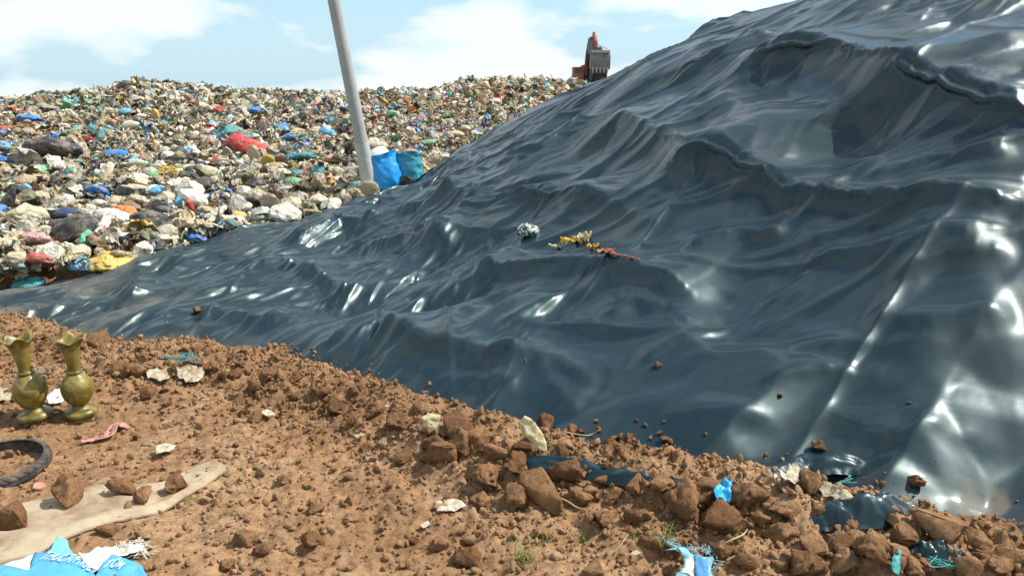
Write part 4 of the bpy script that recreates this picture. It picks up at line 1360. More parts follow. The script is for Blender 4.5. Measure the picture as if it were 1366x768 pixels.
def text_on(surface_VT, string, px_pts, hpx, name, parent, mat):
    """lettering laid along a picture-space baseline on a draped surface"""
    V, T = surface_VT
    bvh = BVHTree.FromPolygons([tuple(map(float, p)) for p in V], T.tolist())
    cu = bpy.data.curves.new("lettering", 'FONT'); cu.body = string; cu.align_x = 'LEFT'; cu.size = 1.0; cu.offset = .012; cu.shear = .25; cu.space_character = 1.02
    tmp = bpy.data.objects.new("lettering", cu); COL.objects.link(tmp)
    bpy.context.view_layer.update()
    me = bpy.data.meshes.new_from_object(tmp.evaluated_get(bpy.context.evaluated_depsgraph_get()))
    bpy.data.objects.remove(tmp)
    bm = bmesh.new(); bm.from_mesh(me)
    bmesh.ops.triangulate(bm, faces=bm.faces)
    bmesh.ops.subdivide_edges(bm, edges=[e for e in bm.edges if e.calc_length() > .06], cuts=2, use_grid_fill=False)
    bmesh.ops.triangulate(bm, faces=bm.faces)
    w = max(v.co.x for v in bm.verts)
    W = [Vector(px_ground(u, v) + ray(u, v) * (.028 / ray(u, v)[2])) for u, v in px_pts]
    a, b = W[0], W[-1]
    axis = (b - a); axis.z = 0; L = axis.length; axis.normalize(); nrm = Vector((-axis.y, axis.x, 0))
    d0 = np.linalg.norm(np.array(a) - CAM)
    hgt = hpx / FPX * d0 / math.sin(R(34))
    for v in bm.verts:
        s = v.co.x / w
        q = a + axis * (L * s) + nrm * (v.co.y * hgt) 
        if len(W) > 2:
            mid = W[1]; bend = (mid - a).dot(nrm); q = q + nrm * (bend * 4 * s * (1 - s))
        h = bvh.ray_cast(Vector((q.x, q.y, 5)), Vector((0, 0, -1)))
        z = h[0].z if h[0] is not None else gz(q.x, q.y) + .02
        v.co = Vector((q.x, q.y, z + .0075)) - Vector(parent.location)
    me2 = bm_mesh(name, bm, mat, False)
    bpy.data.meshes.remove(me)
    o = link(name, me2, parent)
    return o


pf = px_ground(80, 755)
fs = empty("feed_sack", (pf[0], pf[1], gz(pf[0], pf[1])))
tag(fs, "torn blue and white printed feed sack at the bottom left corner", "sack")
o1, s1 = drape_patch("printed_panel", [(47, 739), (62, 738), (80, 741), (101, 745), (112, 752), (124, 762), (134, 778), (120, 795), (40, 800), (-30, 800), (-40, 765), (0, 758), (40, 760)], M_blue, .030, .0025, 6, 21, .014, fs, .002, blur=.07)
o2, s2 = drape_patch("top_band", [(58, 739), (68, 730), (77, 722), (90, 722), (92, 731), (102, 745), (80, 743)], M_sky, .030, .003, 7, 22, .010, fs, .002, blur=.05)
o3, s3 = drape_patch("torn_backing", [(104, 739), (118, 738), (135, 735), (160, 733), (186, 728), (192, 734), (178, 742), (160, 746), (150, 752), (136, 766), (124, 764), (112, 752)], M_white, .016, .012, 18, 23, .009, fs, .002, .004)
o4, s4 = drape_patch("printed_flap", [(127, 768), (138, 752), (150, 745), (164, 746), (178, 752), (190, 760), (202, 780), (180, 795), (120, 795)], M_blue, .034, .003, 7, 24, .012, fs, .002, blur=.07)
o5, s5 = drape_patch("white_panel", [(2, 757), (46, 741), (42, 761), (20, 764), (-10, 770)], M_white, .022, .003, 7, 25, .014, fs, .002, blur=.05)
text_on(s1, "THỨC ĂN NUÔI", [(52, 751), (88, 753), (122, 764)], 11, "lettering", fs, M_ink)
text_on(s4, "TÔM", [(134, 762), (148, 762), (160, 766)], 11, "lettering", fs, M_ink)


def frays(pts_px, n, length, mat, parent, seed, name="fray"):
    r = random.Random(seed)
    bm = bmesh.new()
    W = [Vector(px_scene(u, v)[0]) for u, v in pts_px]
    for _ in range(n):
        i = r.randrange(len(W) - 1) if len(W) > 1 else 0
        a = W[i].lerp(W[i + 1], r.random()) if len(W) > 1 else W[0]
        an = r.uniform(0, 6.28); L = length * r.uniform(.4, 1.2)
        d = Vector((math.cos(an), math.sin(an), r.uniform(.05, .7)))
        prev = None
        side = Vector((-d.y, d.x, 0)).normalized() * .0011
        for k in range(5):
            q = a + Vector((d.x * L * k / 4, d.y * L * k / 4, .012 + d.z * L * (k / 4) * (1.1 - k / 4))) + Vector((r.uniform(-1, 1), r.uniform(-1, 1), r.uniform(-.5, 1))) * .004
            q -= Vector(parent.location)
            cur = (bm.verts.new(q - side), bm.verts.new(q + side))
            if prev: bm.faces.new((prev[0], prev[1], cur[1], cur[0]))
            prev = cur
    return link(name, bm_mesh(name, bm, mat), parent)


frays([(150, 735), (188, 728), (195, 745)], 90, .045, M_white, fs, 3)

# ---- torn pale blue fabric, bottom centre
M_pale = weave_material("pale_blue_weave", (.30, .60, .68), (.22, .45, .60), 340)
M_pale2 = weave_material("pale_blue_weave_dark", (.10, .33, .66), (.12, .30, .55), 340)
pt = px_ground(925, 752)
tf = empty("torn_fabric", (pt[0], pt[1], gz(pt[0], pt[1])))
tag(tf, "torn pale blue woven fabric with frayed edges between clods", "fabric scrap")
drape_patch("woven_piece", [(883, 723), (897, 725), (909, 735), (924, 741), (951, 739), (949, 756), (951, 775), (930, 785), (900, 775), (913, 753), (899, 738)], M_pale, .045, .010, 16, 31, .008, tf, .002, .003, bulge=.01)
drape_patch("blue_stripe", [(926, 746), (943, 742), (944, 762), (945, 778), (928, 778)], M_pale2, .054, .010, 16, 31, .008, tf, .0015, .002, bulge=.01)
drape_patch("white_lining", [(905, 770), (914, 755), (926, 750), (926, 775)], M_white, .050, .010, 16, 31, .008, tf, .0015, .002, bulge=.01)
frays([(883, 723), (909, 735), (951, 739), (952, 775)], 110, .035, M_pale, tf, 5)
M_cyan = simple_mat("bright_blue_film", (.02, .34, .62), .35, .5, .2, 30)
o, _ = drape_patch("plastic_scrap", [(950, 662), (956, 655), (963, 650), (976, 650), (975, 664), (966, 674)], M_cyan, .05, .022, 20, 32, .006, None, .001)
tag(o, "small bright blue plastic scrap wedged between big clods", "plastic scrap")

# ---- leaves, scraps and papers in the bank
M_leaf = simple_mat("dry_pale_leaf", (.50, .42, .24), .7, .3, .22, 26, .4, 90, dirt=(.25, .17, .08), dirt_amt=.3)
o = upright_patch("dry_leaf", [(691, 564), (700, 554), (708, 558), (716, 567), (724, 578), (729, 590), (730, 602), (722, 600), (712, 594), (702, 583), (695, 574)], M_leaf, px_ground(722, 612)[1], .55, .006, 22, 3, .007, curl=-.004)
tag(o, "big dry yellowed leaf standing among clods at the liner edge", "leaf")
o = upright_patch("dry_leaf", [(563, 556), (571, 551), (588, 553), (587, 567), (584, 581), (579, 572), (564, 568)], M_leaf, px_ground(576, 590)[1], .6, .008, 26, 4, .006)
tag(o, "crumpled pale leaf left of the two large clods", "leaf")
M_paper = simple_mat("dirty_paper", (.44, .39, .30), .85, .2, .12, 30, .3, 80, dirt=(.34, .25, .16), dirt_amt=.4)
M_cream = simple_mat("cream_cloth", (.42, .36, .25), .85, .2, .15, 18, .5, 90, dirt=(.30, .21, .13), dirt_amt=.5)
M_teal = simple_mat("teal_fibre", (.06, .30, .30), .6, .4, .25, 30)
for (ol, mat, lift, amp, fq, lab, nm) in [
    ([(1036, 636), (1048, 630), (1060, 632), (1066, 642), (1060, 650), (1046, 648)], M_paper, .05, .03, 22, "crumpled white paper beside tall clods on the liner edge", "paper_scrap"),
    ([(1091, 652), (1104, 647), (1120, 652), (1138, 660), (1152, 664), (1156, 674), (1140, 672), (1118, 668), (1096, 663)], M_cream, .035, .014, 12, "long cream cloth strip lying behind the jagged clods at right", "cloth_strip"),
    ([(207, 597), (222, 594), (235, 597), (226, 604), (208, 608)], M_paper, .03, .010, 20, "whitish scrap on the bare earth right of the pink strip", "paper_scrap"),
    ([(348, 552), (357, 548), (368, 553), (360, 557)], M_paper, .028, .008, 20, "small white chip halfway along the crumbly bank", "paper_scrap"),
    ([(508, 541), (514, 536), (523, 537), (519, 543)], M_paper, .03, .008, 20, "small white chip just below the liner near the dark clods", "paper_scrap"),
    ([(580, 672), (598, 665), (616, 668), (622, 676), (604, 682), (584, 681)], M_paper, .012, .010, 30, "pale crumbling paper patch on bare earth below the leaf scrap", "paper_scrap"),
    ([(838, 737), (846, 733), (857, 736), (848, 740)], M_paper, .028, .006, 20, "little white chip left of the torn pale blue fabric", "paper_scrap"),
    ([(235, 490), (248, 484), (262, 486), (272, 492), (270, 506), (258, 512), (246, 508), (238, 504)], M_cream, .03, .022, 16, "yellowish crumpled rag heaped behind the vases near the liner", "rag"),
    ([(194, 494), (208, 490), (222, 495), (226, 506), (212, 510), (198, 506)], M_cream, .025, .020, 16, "grey crumpled rag left of the yellowish one", "rag"),
    ([(60, 528), (76, 520), (90, 518), (94, 527), (82, 536), (66, 538)], M_white, .02, .008, 12, "white flat scrap between the two vases", "paper_scrap"),
    ([(-10, 520), (8, 514), (18, 520), (14, 534), (-8, 538)], M_cream, .02, .012, 14, "pale rag behind the left vase", "rag"),
    ([(560, 700), (570, 697), (574, 702), (565, 706)], M_paper, .02, .005, 20, "tiny white chip on the earth among dull clods", "paper_scrap"),
    ([(1188, 741), (1196, 738), (1203, 746), (1200, 757), (1192, 754)], M_teal, .05, .012, 22, "small teal plastic scrap sticking up among clods", "plastic_scrap"),
    ([(1088, 722), (1096, 720), (1099, 725), (1091, 727)], M_cyan, .06, .006, 22, "tiny cyan scrap between clods under the liner fold", "plastic_scrap"),
    ([(600, 588), (608, 584), (614, 588), (606, 593)], M_paper, .05, .008, 22, "small whitish shred between the large clods", "paper_scrap"),
    ([(470, 576), (482, 572), (488, 577), (476, 581)], M_cream, .03, .010, 22, "little cream shred in the bank under the liner", "paper_scrap"),
]:
    k_ = "cloth" if nm in ("rag", "cloth_strip") else "scrap"
    o, _ = drape_patch(nm, ol, mat, lift * .8, amp * .5, fq * .8, int(ol[0][0]) % 97 + 3, .006, None, .0015, .002)
    tag(o, lab, k_)
# teal tangle of string
def tangle(u, v, wpx, n, mat, label, seed, name="string_tangle"):
    r = np.random.default_rng(seed); p, _ = px_scene(u, v); d = np.linalg.norm(p - CAM); s = wpx / FPX * d / 2
    P = r.normal(0, .5, (n, 3)) * np.array([s, s * .5, s * .35]); P[:, 2] = np.abs(P[:, 2]) + .03
    o = link(name, tube_mesh(name, spline(P, n * 8), .0016, mat, 5), loc=tuple(p)); tag(o, label, "string"); return o


tangle(248, 487, 42, 40, M_teal, "tangle of teal string over the yellowish rag", 3)
tangle(1250, 762, 36, 34, M_teal, "teal frayed string tangle at the very bottom right", 4)
tangle(1128, 654, 26, 16, M_teal, "short teal thread lying over the cream cloth strip", 6)
tangle(62, 500, 30, 18, M_cream, "pale straw-like fibres behind and between the vases", 8)

# ---- pink perforated strip and pink disc
M_pink = simple_mat("faded_pink_plastic", (.46, .20, .17), .6, .4, .12, 20, dirt=(.36, .22, .14), dirt_amt=.35)
cen = [px_ground(u, v) for u, v in [(110, 594), (125, 590), (142, 585), (152, 577), (161, 572), (172, 574)]]
wd = [.015, .020, .028, .028, .025, .008]
C_ = spline(np.array(cen), 26); Wd = spline(np.array([[w] for w in wd]), 26)[:, 0]
V = []
for i in range(26):
    t = C_[min(i + 1, 25)] - C_[max(i - 1, 0)]; t[2] = 0; t /= np.linalg.norm(t); nn = np.array([-t[1], t[0], 0])
    for j in range(7):
        f = (j / 6 - .5) * 2
        q = C_[i] + nn * f * Wd[i]; 
        V.append((q[0], q[1], gz(C_[i][0], C_[i][1]) + .012 + .024 * math.exp(-((i - 17) / 4.5) ** 2) * (1 - .4 * f) + .004 * f * f))
V = np.array(V); F = grid_faces(26, 7)
hole = [5 * 6 + 2, 8 * 6 + 3, 11 * 6 + 2, 13 * 6 + 3, 15 * 6 + 3]
F = np.delete(F, hole, axis=0); og = V.mean(0)
o = link("plastic_strip", mesh_np("plastic_strip", V - og, F, M_pink), loc=og); add_thick(o, .003); tag(o, "faded pink plastic strip with small holes on the bare earth", "plastic strip")
p = px_ground(53, 650)
bm = bmesh.new(); bmesh.ops.create_cone(bm, cap_ends=True, segments=28, radius1=.024, radius2=.022, depth=.008)
bmesh.ops.inset_region(bm, faces=[f for f in bm.faces if f.normal.z > .9], thickness=.004, depth=-.003)
o = link("bottle_cap", bm_mesh("bottle_cap", bm, M_pink, False), loc=(p[0], p[1], gz(p[0], p[1]) + .008), rot=(.12, .1, 0)); tag(o, "flat pinkish red plastic cap below the tyre's right side", "cap")

# ---- dry twigs and grass tufts
M_twig = simple_mat("dry_straw", (.42, .31, .17), .8, .3, .2, 40)
for pts, rad, lab in [([(729, 664, .05), (742, 670, .06), (758, 676, .05), (772, 683, .04), (788, 685, .05)], .004, "pale dry twig lying across clods below the leaf scrap"),
                      ([(752, 583, .06), (768, 585, .05), (786, 586, .05), (800, 580, .06)], .003, "thin pale stalk lying on the liner edge near loose clods"),
                      ([(960, 735, .05), (975, 729, .06), (990, 722, .06), (996, 716, .07)], .004, "dry brown twig right of the torn pale blue fabric"),
                      ([(968, 752, .03), (982, 748, .05), (994, 742, .06), (1000, 738, .04)], .004, "curved pale stalk on the earth under the brown twig"),
                      ([(820, 740, .02), (830, 728, .03), (838, 716, .03)], .003, "short straw stalk left of the white chip"),
                      ([(20, 505, .03), (40, 498, .03), (60, 500, .03), (78, 492, .03)], .003, "thin straw between the vases' necks on the earth behind")]:
    P = []
    for u, v, h in pts:
        q, _ = px_scene(u, v); P.append((q[0], q[1], q[2] + h * .45))
    og = np.array(P[0]); o = link("dry_twig", tube_mesh("dry_twig", spline(np.array(P) - og, 16), [rad * (1 - .5 * i / 15) for i in range(16)], M_twig, 6), loc=og); tag(o, lab, "twig")
M_grass = simple_mat("yellow_green_grass", (.17, .20, .045), .6, .3, .35, 60)


def tuft(u, v, n, L, seed, label, spread=.05):
    r = random.Random(seed); p = px_ground(u, v); bm = bmesh.new()
    for _ in range(n):
        an = r.uniform(0, 6.28); b0 = Vector((r.gauss(0, spread * .4), r.gauss(0, spread * .4), 0)); l = L * r.uniform(.4, 1.1); arch = r.uniform(.5, 1.5); w = r.uniform(.0012, .0026)
        d = Vector((math.cos(an), math.sin(an), 0)); side = Vector((-d.y, d.x, 0)) * w; prev = None
        for k in range(7):
            t = k / 6
            q = b0 + d * (l * t * t * .7 * arch) + Vector((0, 0, l * (t - .45 * arch * t * t)))
            q.z += gz(p[0], p[1]) - p[2]
            ww = side * (1 - t * .92)
            cur = (bm.verts.new(q - ww), bm.verts.new(q + ww))
            if prev: bm.faces.new((prev[0], prev[1], cur[1], cur[0]))
            prev = cur
    o = link("grass_tuft", bm_mesh("grass_tuft", bm, M_grass), loc=tuple(p)); tag(o, label, "grass tuft", "sparse grass tufts on the earth"); return o


tuft(698, 748, 60, .085, 1, "fullest yellow green grass tuft at the bottom middle")
tuft(776, 724, 26, .07, 2, "thin grass tuft right of the fullest one", .03)
tuft(716, 722, 16, .06, 3, "sparse grass blades just above the fullest tuft", .05)
tuft(888, 722, 26, .09, 4, "long green blades trailing above the torn pale blue fabric", .06)
tuft(842, 712, 14, .06, 5, "wispy grass blades among the clods left of the torn fabric", .05)
tuft(262, 668, 26, .03, 6, "tiny green shoots by the sackcloth's lower hem", .06)
tuft(982, 722, 14, .07, 7, "few thin blades beside the dry brown twig", .04)

# ---- things lying on the liner
def small_lump(name, u, v, wpx, mat, kind, seed, label, cat, squash=1.0, lift=.3, hgt=1.0, parent=None):
    if kind == 'leaf':
        V, F = sheet_arrays(seed, 26, 20); V = V / np.abs(V[:, 0]).max(); V[:, 2] = V[:, 2] * .9 + .35 * V[:, 0] ** 2 + .12 * np.sin(V[:, 0] * 9 + V[:, 1] * 4)
    else:
        V, F = bag_arrays(kind, seed, 4)
    p, nrm = px_scene(u, v); d = np.linalg.norm(p - CAM); s = wpx / 2 / FPX * d
    V = V * s; V[:, 1] *= squash; V[:, 2] *= hgt
    o = link(name, mesh_np(name, V, F, mat), loc=(p[0], p[1], p[2] + s * lift)); tag(o, label, cat); return o


def foil_material():
    m, nt, b = new_mat("black_white_film"); tc = N(nt, "ShaderNodeTexCoord")
    n = N(nt, "ShaderNodeTexNoise", Scale=26.0, Detail=3.0, Distortion=1.5); nt.links.new(tc.outputs["Object"], n.inputs["Vector"])
    r = ramp(nt, [(.46, (.05, .07, .07)), (.52, (.62, .64, .58))]); nt.links.new(n.outputs["Fac"], r.inputs[0]); nt.links.new(r.outputs[0], b.inputs["Base Color"]); b.inputs["Roughness"].default_value = .35
    return m


small_lump("crumpled_packet", 704, 313, 31, foil_material(), 'crumpled', 41, "crumpled white and dark packet lying alone on the liner", "packet", .8, .28, 1.25)
M_yleaf = simple_mat("withered_yellow_leaf", (.50, .32, .03), .6, .4, .3, 30, .3, 60, dirt=(.12, .08, .03), dirt_amt=.4)
M_cleaf = simple_mat("withered_cream_leaf", (.60, .50, .28), .6, .4, .2, 30, .3, 60, dirt=(.30, .19, .06), dirt_amt=.3)
M_rleaf = simple_mat("withered_red_brown", (.28, .10, .06), .7, .3, .4, 40, .4, 60, dirt=(.40, .30, .16), dirt_amt=.35)
for u, v, w, mat, sd, lab, hh in [(741, 329, 20, M_cleaf, 51, "small cream shrivelled leaf, leftmost scrap of the litter on the liner", .8), (763, 325, 32, M_yleaf, 52, "yellow withered leaf curled on the liner", 1.0), (779, 319, 24, M_cleaf, 53, "cream withered leaf standing upright beside the yellow one", 1.7),
                          (791, 329, 18, M_yleaf, 54, "brownish yellow leaf right of the upright cream leaf", 1.1), (806, 337, 30, M_rleaf, 55, "reddish brown withered leaf on the liner ridge", .6)]:
    small_lump("withered_leaf", u, v + 3, w, mat, 'leaf', sd, lab, "leaf", .7, .3, hh)
P = []
for u, v in [(800, 338), (812, 339), (824, 343), (838, 345), (853, 349)]:
    q, _ = px_scene(u, v); P.append((q[0], q[1], q[2] + .012))
og = np.array(P[0]); o = link("dried_stalk", tube_mesh("dried_stalk", spline(np.array(P) - og, 20), [.014 * (1 + .5 * math.sin(i * 2.1)) * (1 - .6 * i / 19) for i in range(20)], M_rleaf, 7), loc=og); tag(o, "knobbly reddish dried stalk trailing right from the withered leaves", "stalk")
o = small_lump("withered_leaf", 876, 488, 13, M_rleaf, 'leaf', 57, "brown scrap with a clod on the liner right of centre", "leaf", .7, .3, .7)

# ---- liner folds half buried at the lower right
def fold_ridge(px_pts, hgt, width, seed):
    W = spline(np.array([px_scene(u, v)[0] for u, v in px_pts]), 60)
    V = []; nj = 18
    for i in range(60):
        t = W[min(i + 1, 59)] - W[max(i - 1, 0)]; t[2] = 0; t /= np.linalg.norm(t); nn = np.array([-t[1], t[0], 0])
        e = math.sin(math.pi * i / 59) ** .9
        for j in range(nj):
            f = (j / (nj - 1) - .5) * 2
            q = W[i] + nn * f * width * (.6 + .4 * e)
            h = hgt * e * (math.cos(f * math.pi / 2) ** 1.2) * (1 + .35 * perlin2(np.array([i * .11]), np.array([j * .15]), seed)[0]) + .010 * (1 - 2 * abs(perlin2(np.array([i * .22]), np.array([j * .22]), seed + 1)[0]))
            V.append((q[0], q[1], W[i][2] - .03 + h))
    V = np.array(V)
    return link("fold", mesh_np("fold", V, grid_faces(60, nj), M_liner), tarp)


fold_ridge([(1000, 640), (1030, 628), (1060, 620), (1100, 612), (1150, 616), (1200, 622)], .055, .09, 3)
fold_ridge([(1060, 690), (1100, 684), (1150, 680), (1200, 680), (1250, 690)], .085, .085, 5)
fold_ridge([(1190, 738), (1220, 732), (1260, 730), (1300, 736)], .05, .05, 7)
fold_ridge([(640, 608), (690, 612), (750, 616), (800, 626), (850, 634), (930, 642), (985, 640)], .05, .055, 9)
print("objects near", round(time.time() - t1, 1))
# ------------------------------------------------------------------ pole, blue sacks, excavator
def bag_base(u, v, dy=0):
    p = heap_hit(u, v); return p


M_pole = simple_mat("weathered_concrete", (.34, .35, .34), .85, .3, .10, 3, .25, 60, dirt=(.22, .21, .18), dirt_amt=.3)
Yp = 9.75
a = at_y(497, 264, Yp); b = at_y(443.5, -8, Yp * 1.005)
dvec = (b - a) / np.linalg.norm(b - a)
base = a - dvec * .5; tip = b + dvec * 1.6
root = empty("utility_pole", tuple(base)); tag(root, "leaning round grey concrete pole rising from the rubbish", "pole")
L = np.linalg.norm(tip - base); n = 24
link("shaft", tube_mesh("shaft", [tuple((tip - base) * i / n) for i in range(n + 1)], [.088 - .020 * i / n for i in range(n + 1)], M_pole, 28), root)
k0 = .5 + .62; 
M_wrap = simple_mat("clear_dusty_film", (.40, .42, .40), .35, .5, .12, 8, .3, 20)
V = []; nt_, nz_ = 36, 18
ez = Vector(dvec); ex_ = ez.cross(Vector((0, 1, 0))).normalized(); ey_ = ez.cross(ex_)
for i in range(nz_):
    for j in range(nt_):
        th = 2 * math.pi * j / nt_; h = .62 + .62 * i / (nz_ - 1)
        h2 = h + .05 * math.sin(th * 2 + 1)
        rr = .088 - .020 * h / L + .005 + .005 * abs(float(perlin2(np.array([j * .5]), np.array([i * .45]), 3)[0])) + (.02 * max(0, math.sin(th * 1 + 2)) * (1 - i / nz_))
        q = ez * h2 + (ex_ * math.cos(th) + ey_ * math.sin(th)) * rr
        V.append(q[:])
F = [(i * nt_ + j, i * nt_ + (j + 1) % nt_, (i + 1) * nt_ + (j + 1) % nt_, (i + 1) * nt_ + j) for i in range(nz_ - 1) for j in range(nt_)]
link("plastic_wrap", mesh_np("plastic_wrap", np.array(V), np.array(F), M_wrap), root)


def open_sack(u, vb, wpx, hpx, color, tilt, label, seed, Y):
    a = at_y(u, vb, Y); s = wpx / 2 / FPX * np.linalg.norm(a - CAM); H = hpx / FPX * np.linalg.norm(a - CAM)
    seg, nz_ = 72, 40; V = []
    m = simple_mat("woven_sack", color, .42, .5, .18, 5, .5, 14, dirt=(color[0] + .06, color[1] * .7, color[2] * .5), dirt_amt=.2)
    r = np.random.default_rng(seed)
    prof = [(0.02, .0), (.66, .0), (.90, .08), (1.0, .28), (1.03, .5), (1.0, .7), (.97, .85), (1.04, .96), (1.07, 1.0), (1.0, .99), (.90, .88), (.86, .72), (0.02, .66)]
    P = spline([(x_, z_) for x_, z_ in prof], nz_)
    th = np.linspace(0, 2 * math.pi, seg, endpoint=False)
    X = []
    for (rr, zz) in P:
        sq = 1 / (np.abs(np.cos(th)) ** 2.3 + np.abs(np.sin(th)) ** 2.3) ** (1 / 2.3)
        x = rr * sq * np.cos(th); y = rr * sq * np.sin(th) * .72
        n1 = 1 - 2.4 * np.abs(perlin3(x * 1.6 + seed, y * 1.6, zz * 5 + x * 1.5, seed)); n2 = 1 - 2.4 * np.abs(perlin3(x * 3.5 + seed, y * 3.5, zz * 11 + x * 2, seed + 1))
        k = 1 + .13 * n1 + .08 * n2
        X.append(np.stack([x * k * s, y * k * s, (zz + .03 * np.sin(th * 3 + seed) * (zz > .8)) * H + 0 * x], 1))
    V = np.concatenate(X)
    F = [(i * seg + j, i * seg + (j + 1) % seg, (i + 1) * seg + (j + 1) % seg, (i + 1) * seg + j) for i in range(nz_ - 1) for j in range(seg)]
    o = link("woven_sack", mesh_np("woven_sack", V, np.array(F), m), loc=tuple(a), rot=tilt)
    tag(o, label, "sack", "blue sacks standing beside the pole"); return o


open_sack(516, 254, 40, 46, (.012, .29, .70), (R(-12), R(-12), .2), "bright blue woven sack leaning against the pole foot", 3, 9.85)
open_sack(544, 248, 37, 42, (.03, .27, .38), (R(-8), R(-6), -.1), "duller teal blue open sack right of the bright blue one", 5, 10.05)
# pale bin lid behind them
a = at_y(504, 218, 10.12)
bm = bmesh.new(); bmesh.ops.create_cone(bm, cap_ends=True, segments=40, radius1=.20, radius2=.17, depth=.20)
bmesh.ops.bevel(bm, geom=[e for e in bm.edges if e.calc_length() < .1 and abs(e.verts[0].co.z - e.verts[1].co.z) < .01], offset=.02, segments=2, affect='EDGES')
o = link("white_tub", bm_mesh("white_tub", bm, simple_mat("white_tub_plastic", (.55, .56, .50), .5, .4, .1, 5)), loc=tuple(a + np.array([0, 0, .06])), rot=(R(20), R(-28), 0)); tag(o, "upturned off-white plastic tub behind the bright blue sack", "tub")

# ---- excavator on the skyline
YE = 50.0
e0 = at_y(785.3, 117, YE)
ex = empty("excavator", (e0[0], YE, e0[2]))
tag(ex, "red and grey excavator with raised toothed bucket on the skyline", "excavator")
PXM = YE / FPX / 1.0
M_red = simple_mat("faded_red_paint", (.33, .085, .06), .55, .4, .25, 1.5, .1, 10, dirt=(.16, .09, .06), dirt_amt=.4)
M_steel = simple_mat("dull_steel", (.17, .19, .19), .6, .4, .2, 2, .1, 10, dirt=(.09, .07, .05), dirt_amt=.4)
M_pales = simple_mat("worn_bright_steel", (.32, .36, .36), .5, .5, .15, 3)
M_dark = simple_mat("dark_machine", (.035, .033, .03), .7, .3, .3, 3, dirt=(.12, .09, .06), dirt_amt=.3)
M_glass = simple_mat("cab_glass", (.05, .07, .08), .15, .6, .1, 3)


def zx(xz): return (xz / 8.53 + 740 - 785.3) * PXM     # zoomed picture x -> metres from the machine's centre


def zz_(yz): return (110 - (yz / 8.53 + 30)) * PXM * 1.03


def bevel_box(bm, x0, x1, y0, y1, z0, z1, bev=.04, taper=0):
    r = bmesh.ops.create_cube(bm, size=1)
    vs = r['verts']
    for v in vs:
        tz_ = v.co.z + .5
        k = 1 - taper * tz_
        v.co = Vector(((x0 + x1) / 2 + v.co.x * (x1 - x0) * k, (y0 + y1) / 2 + v.co.y * (y1 - y0) * k, z0 + tz_ * (z1 - z0)))
    es = list({e for v in vs for e in v.link_edges})
    bmesh.ops.bevel(bm, geom=es, offset=bev, segments=2, affect='EDGES')


def box_part(name, boxes, mat, parent, bev=.03):
    bm = bmesh.new()
    for b_ in boxes: bevel_box(bm, *b_[:6], bev=b_[6] if len(b_) > 6 else bev)
    return link(name, bm_mesh(name, bm, mat, False), parent)


def track(x0, x1):
    bm = bmesh.new(); H = .52; L = 3.0; n = 44
    path = []
    for k in range(n):
        t = k / n * 2 * math.pi
        path.append((L / 2 * np.sign(math.cos(t)) * abs(math.cos(t)) ** .6, H / 2 + H / 2 * np.sign(math.sin(t)) * abs(math.sin(t)) ** .6))
    V = []
    for k, (y, z) in enumerate(path):
        g = .03 if k % 2 else 0
        V += [(x0, y * (1 - g * .3), z + (g if z > H / 2 else -g) * .5), (x1, y * (1 - g * .3), z + (g if z > H / 2 else -g) * .5)]
    vs = [bm.verts.new((a_, b_ - .2, c_ - .12)) for a_, b_, c_ in V]
    for k in range(n):
        k2 = (k + 1) % n
        bm.faces.new((vs[2 * k], vs[2 * k + 1], vs[2 * k2 + 1], vs[2 * k2]))
    bm.faces.new([vs[2 * k] for k in range(n)]); bm.faces.new([vs[2 * k + 1] for k in range(n)][::-1])
    bmesh.ops.recalc_face_normals(bm, faces=bm.faces)
    return link("track", bm_mesh("track", bm, M_dark, False), ex)


track(zx(195), zx(330)); track(zx(425), zx(562))
box_part("chassis", [(zx(300), zx(450), -1.2, .9, .15, .45), (zx(215), zx(560), -1.0, 1.6, .42, zz_(560))], M_dark, ex)
cb = box_part("cab", [(zx(200), zx(306), -1.3, .3, zz_(620), zz_(540)), (zx(204), zx(218), -1.28, -1.18, zz_(545), zz_(490)), (zx(290), zx(304), -1.28, -1.18, zz_(545), zz_(490)), (zx(204), zx(218), .1, .2, zz_(545), zz_(490)), (zx(290), zx(304), .1, .2, zz_(545), zz_(490)), (zx(198), zx(306), -1.32, .3, zz_(492), zz_(478))], M_red, ex, .015)
box_part("window", [(zx(219), zx(289), -1.24, .15, zz_(538), zz_(494))], M_glass, cb, .01)
box_part("house", [(zx(306), zx(362), -.7, 1.5, zz_(640), zz_(452)), (zx(362), zx(420), -.4, 1.6, zz_(620), zz_(500))], M_red, ex, .05)
box_part("engine_cover", [(zx(405), zx(562), .2, 1.7, zz_(650), zz_(520))], M_dark, ex, .05)
# boom: bent beam standing up behind the bucket
bm = bmesh.new()
link("boom", tube_mesh("boom", [(zx(365), 0, zz_(600)), (zx(372), -.5, zz_(480)), (zx(386), -.9, zz_(330)), (zx(390), -1.1, zz_(230)), (zx(398), -1.2, zz_(185))], [.26, .28, .32, .27, .16], M_dark, 4), ex)
st = link("arm", tube_mesh("arm", [(zx(408), -1.2, zz_(138)), (zx(412), -1.3, zz_(175)), (zx(418), -1.5, zz_(225)), (zx(424), -1.6, zz_(290))], [.10, .14, .16, .13], M_red, 6), ex)
link("piston", tube_mesh("piston", [(zx(352), -1.2, zz_(190)), (zx(354), -1.2, zz_(340))], .05, M_pales, 8), ex)
link("linkage", tube_mesh("linkage", [(zx(400), -1.6, zz_(290)), (zx(440), -1.75, zz_(262)), (zx(490), -1.8, zz_(285)), (zx(540), -1.8, zz_(300))], .035, M_pales, 6), ex)
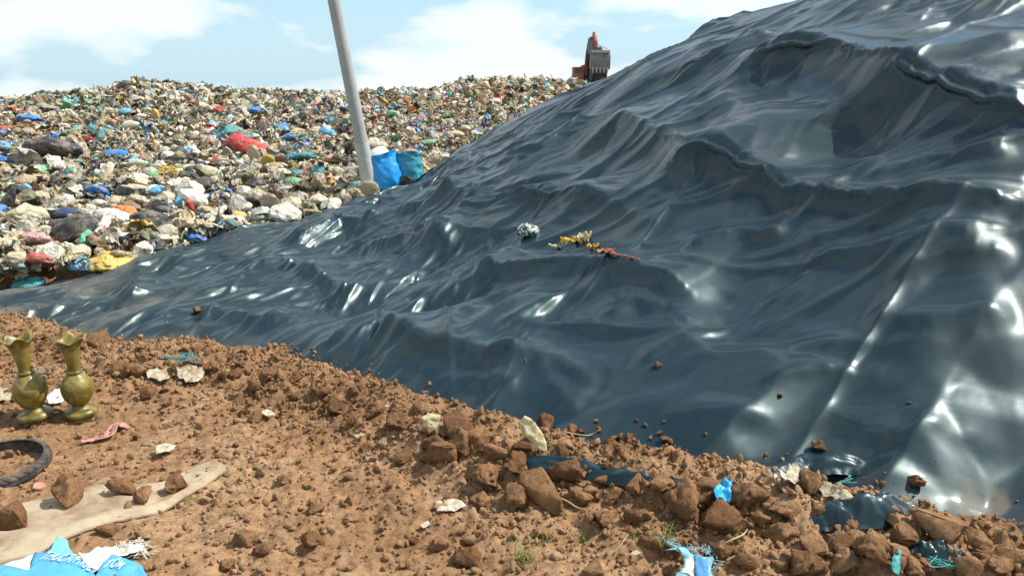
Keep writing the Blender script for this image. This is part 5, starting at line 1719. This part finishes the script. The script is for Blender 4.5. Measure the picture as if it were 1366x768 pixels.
# bucket: curved shell, side cheeks, lip and teeth
xb0, xb1 = zx(372), zx(562)
prof = [(-1.55, zz_(345)), (-1.75, zz_(322)), (-2.0, zz_(330)), (-2.15, zz_(370)), (-2.2, zz_(420)), (-2.15, zz_(470)), (-2.05, zz_(505))]
bm = bmesh.new(); nx_ = 14; V = []
for (y, z) in prof:
    for i in range(nx_ + 1): V.append(bm.verts.new((xb0 + (xb1 - xb0) * i / nx_, y + (.03 if i % 3 == 0 else 0), z)))
for r_ in range(len(prof) - 1):
    for i in range(nx_): bm.faces.new((V[r_ * (nx_ + 1) + i], V[r_ * (nx_ + 1) + i + 1], V[(r_ + 1) * (nx_ + 1) + i + 1], V[(r_ + 1) * (nx_ + 1) + i]))
bk = link("bucket", bm_mesh("bucket", bm, M_steel, False), ex); add_thick(bk, .05)
for xx in (xb0 - .02, xb1 + .02):
    bm = bmesh.new(); vs = [bm.verts.new((xx, y, z)) for y, z in prof] + [bm.verts.new((xx, -1.3, zz_(500)))]
    bm.faces.new(vs); ck = link("cheek", bm_mesh("cheek", bm, M_steel, False), bk); add_thick(ck, .05)
box_part("lip", [(xb0, xb1, -2.18, -1.75, zz_(345), zz_(318))], M_pales, bk, .02)
for i in range(5):
    xc = xb0 + (xb1 - xb0) * (i + .5) / 5
    bm = bmesh.new(); bmesh.ops.create_cone(bm, cap_ends=True, segments=4, radius1=.11, radius2=.025, depth=.34, matrix=Matrix.Translation((xc, -2.08, zz_(512))) @ Euler((math.pi, 0, 0)).to_matrix().to_4x4() @ Euler((0, 0, R(45))).to_matrix().to_4x4())
    link("tooth", bm_mesh("tooth", bm, M_pales, False), bk)
box_part('boom_head', [(zx(350), zx(446), -1.5, -.8, zz_(350), zz_(205), .06), (zx(446), zx(500), -1.4, -.9, zz_(345), zz_(280), .08), (zx(360), zx(372), -1.5, -1.4, zz_(225), zz_(185), .01), (zx(345), zx(352), -1.4, -1.3, zz_(260), zz_(240), .01)], M_steel, ex)
box_part('blade', [(zx(372), zx(562), -1.2, -.9, zz_(660), zz_(470), .05)], M_steel, ex)
box_part("bumper", [(zx(385), zx(560), -1.6, -1.3, zz_(655), zz_(615)), (zx(400), zx(545), -1.7, -.3, zz_(625), zz_(545), .08)], M_dark, ex)
print("total", round(time.time() - T0, 1))
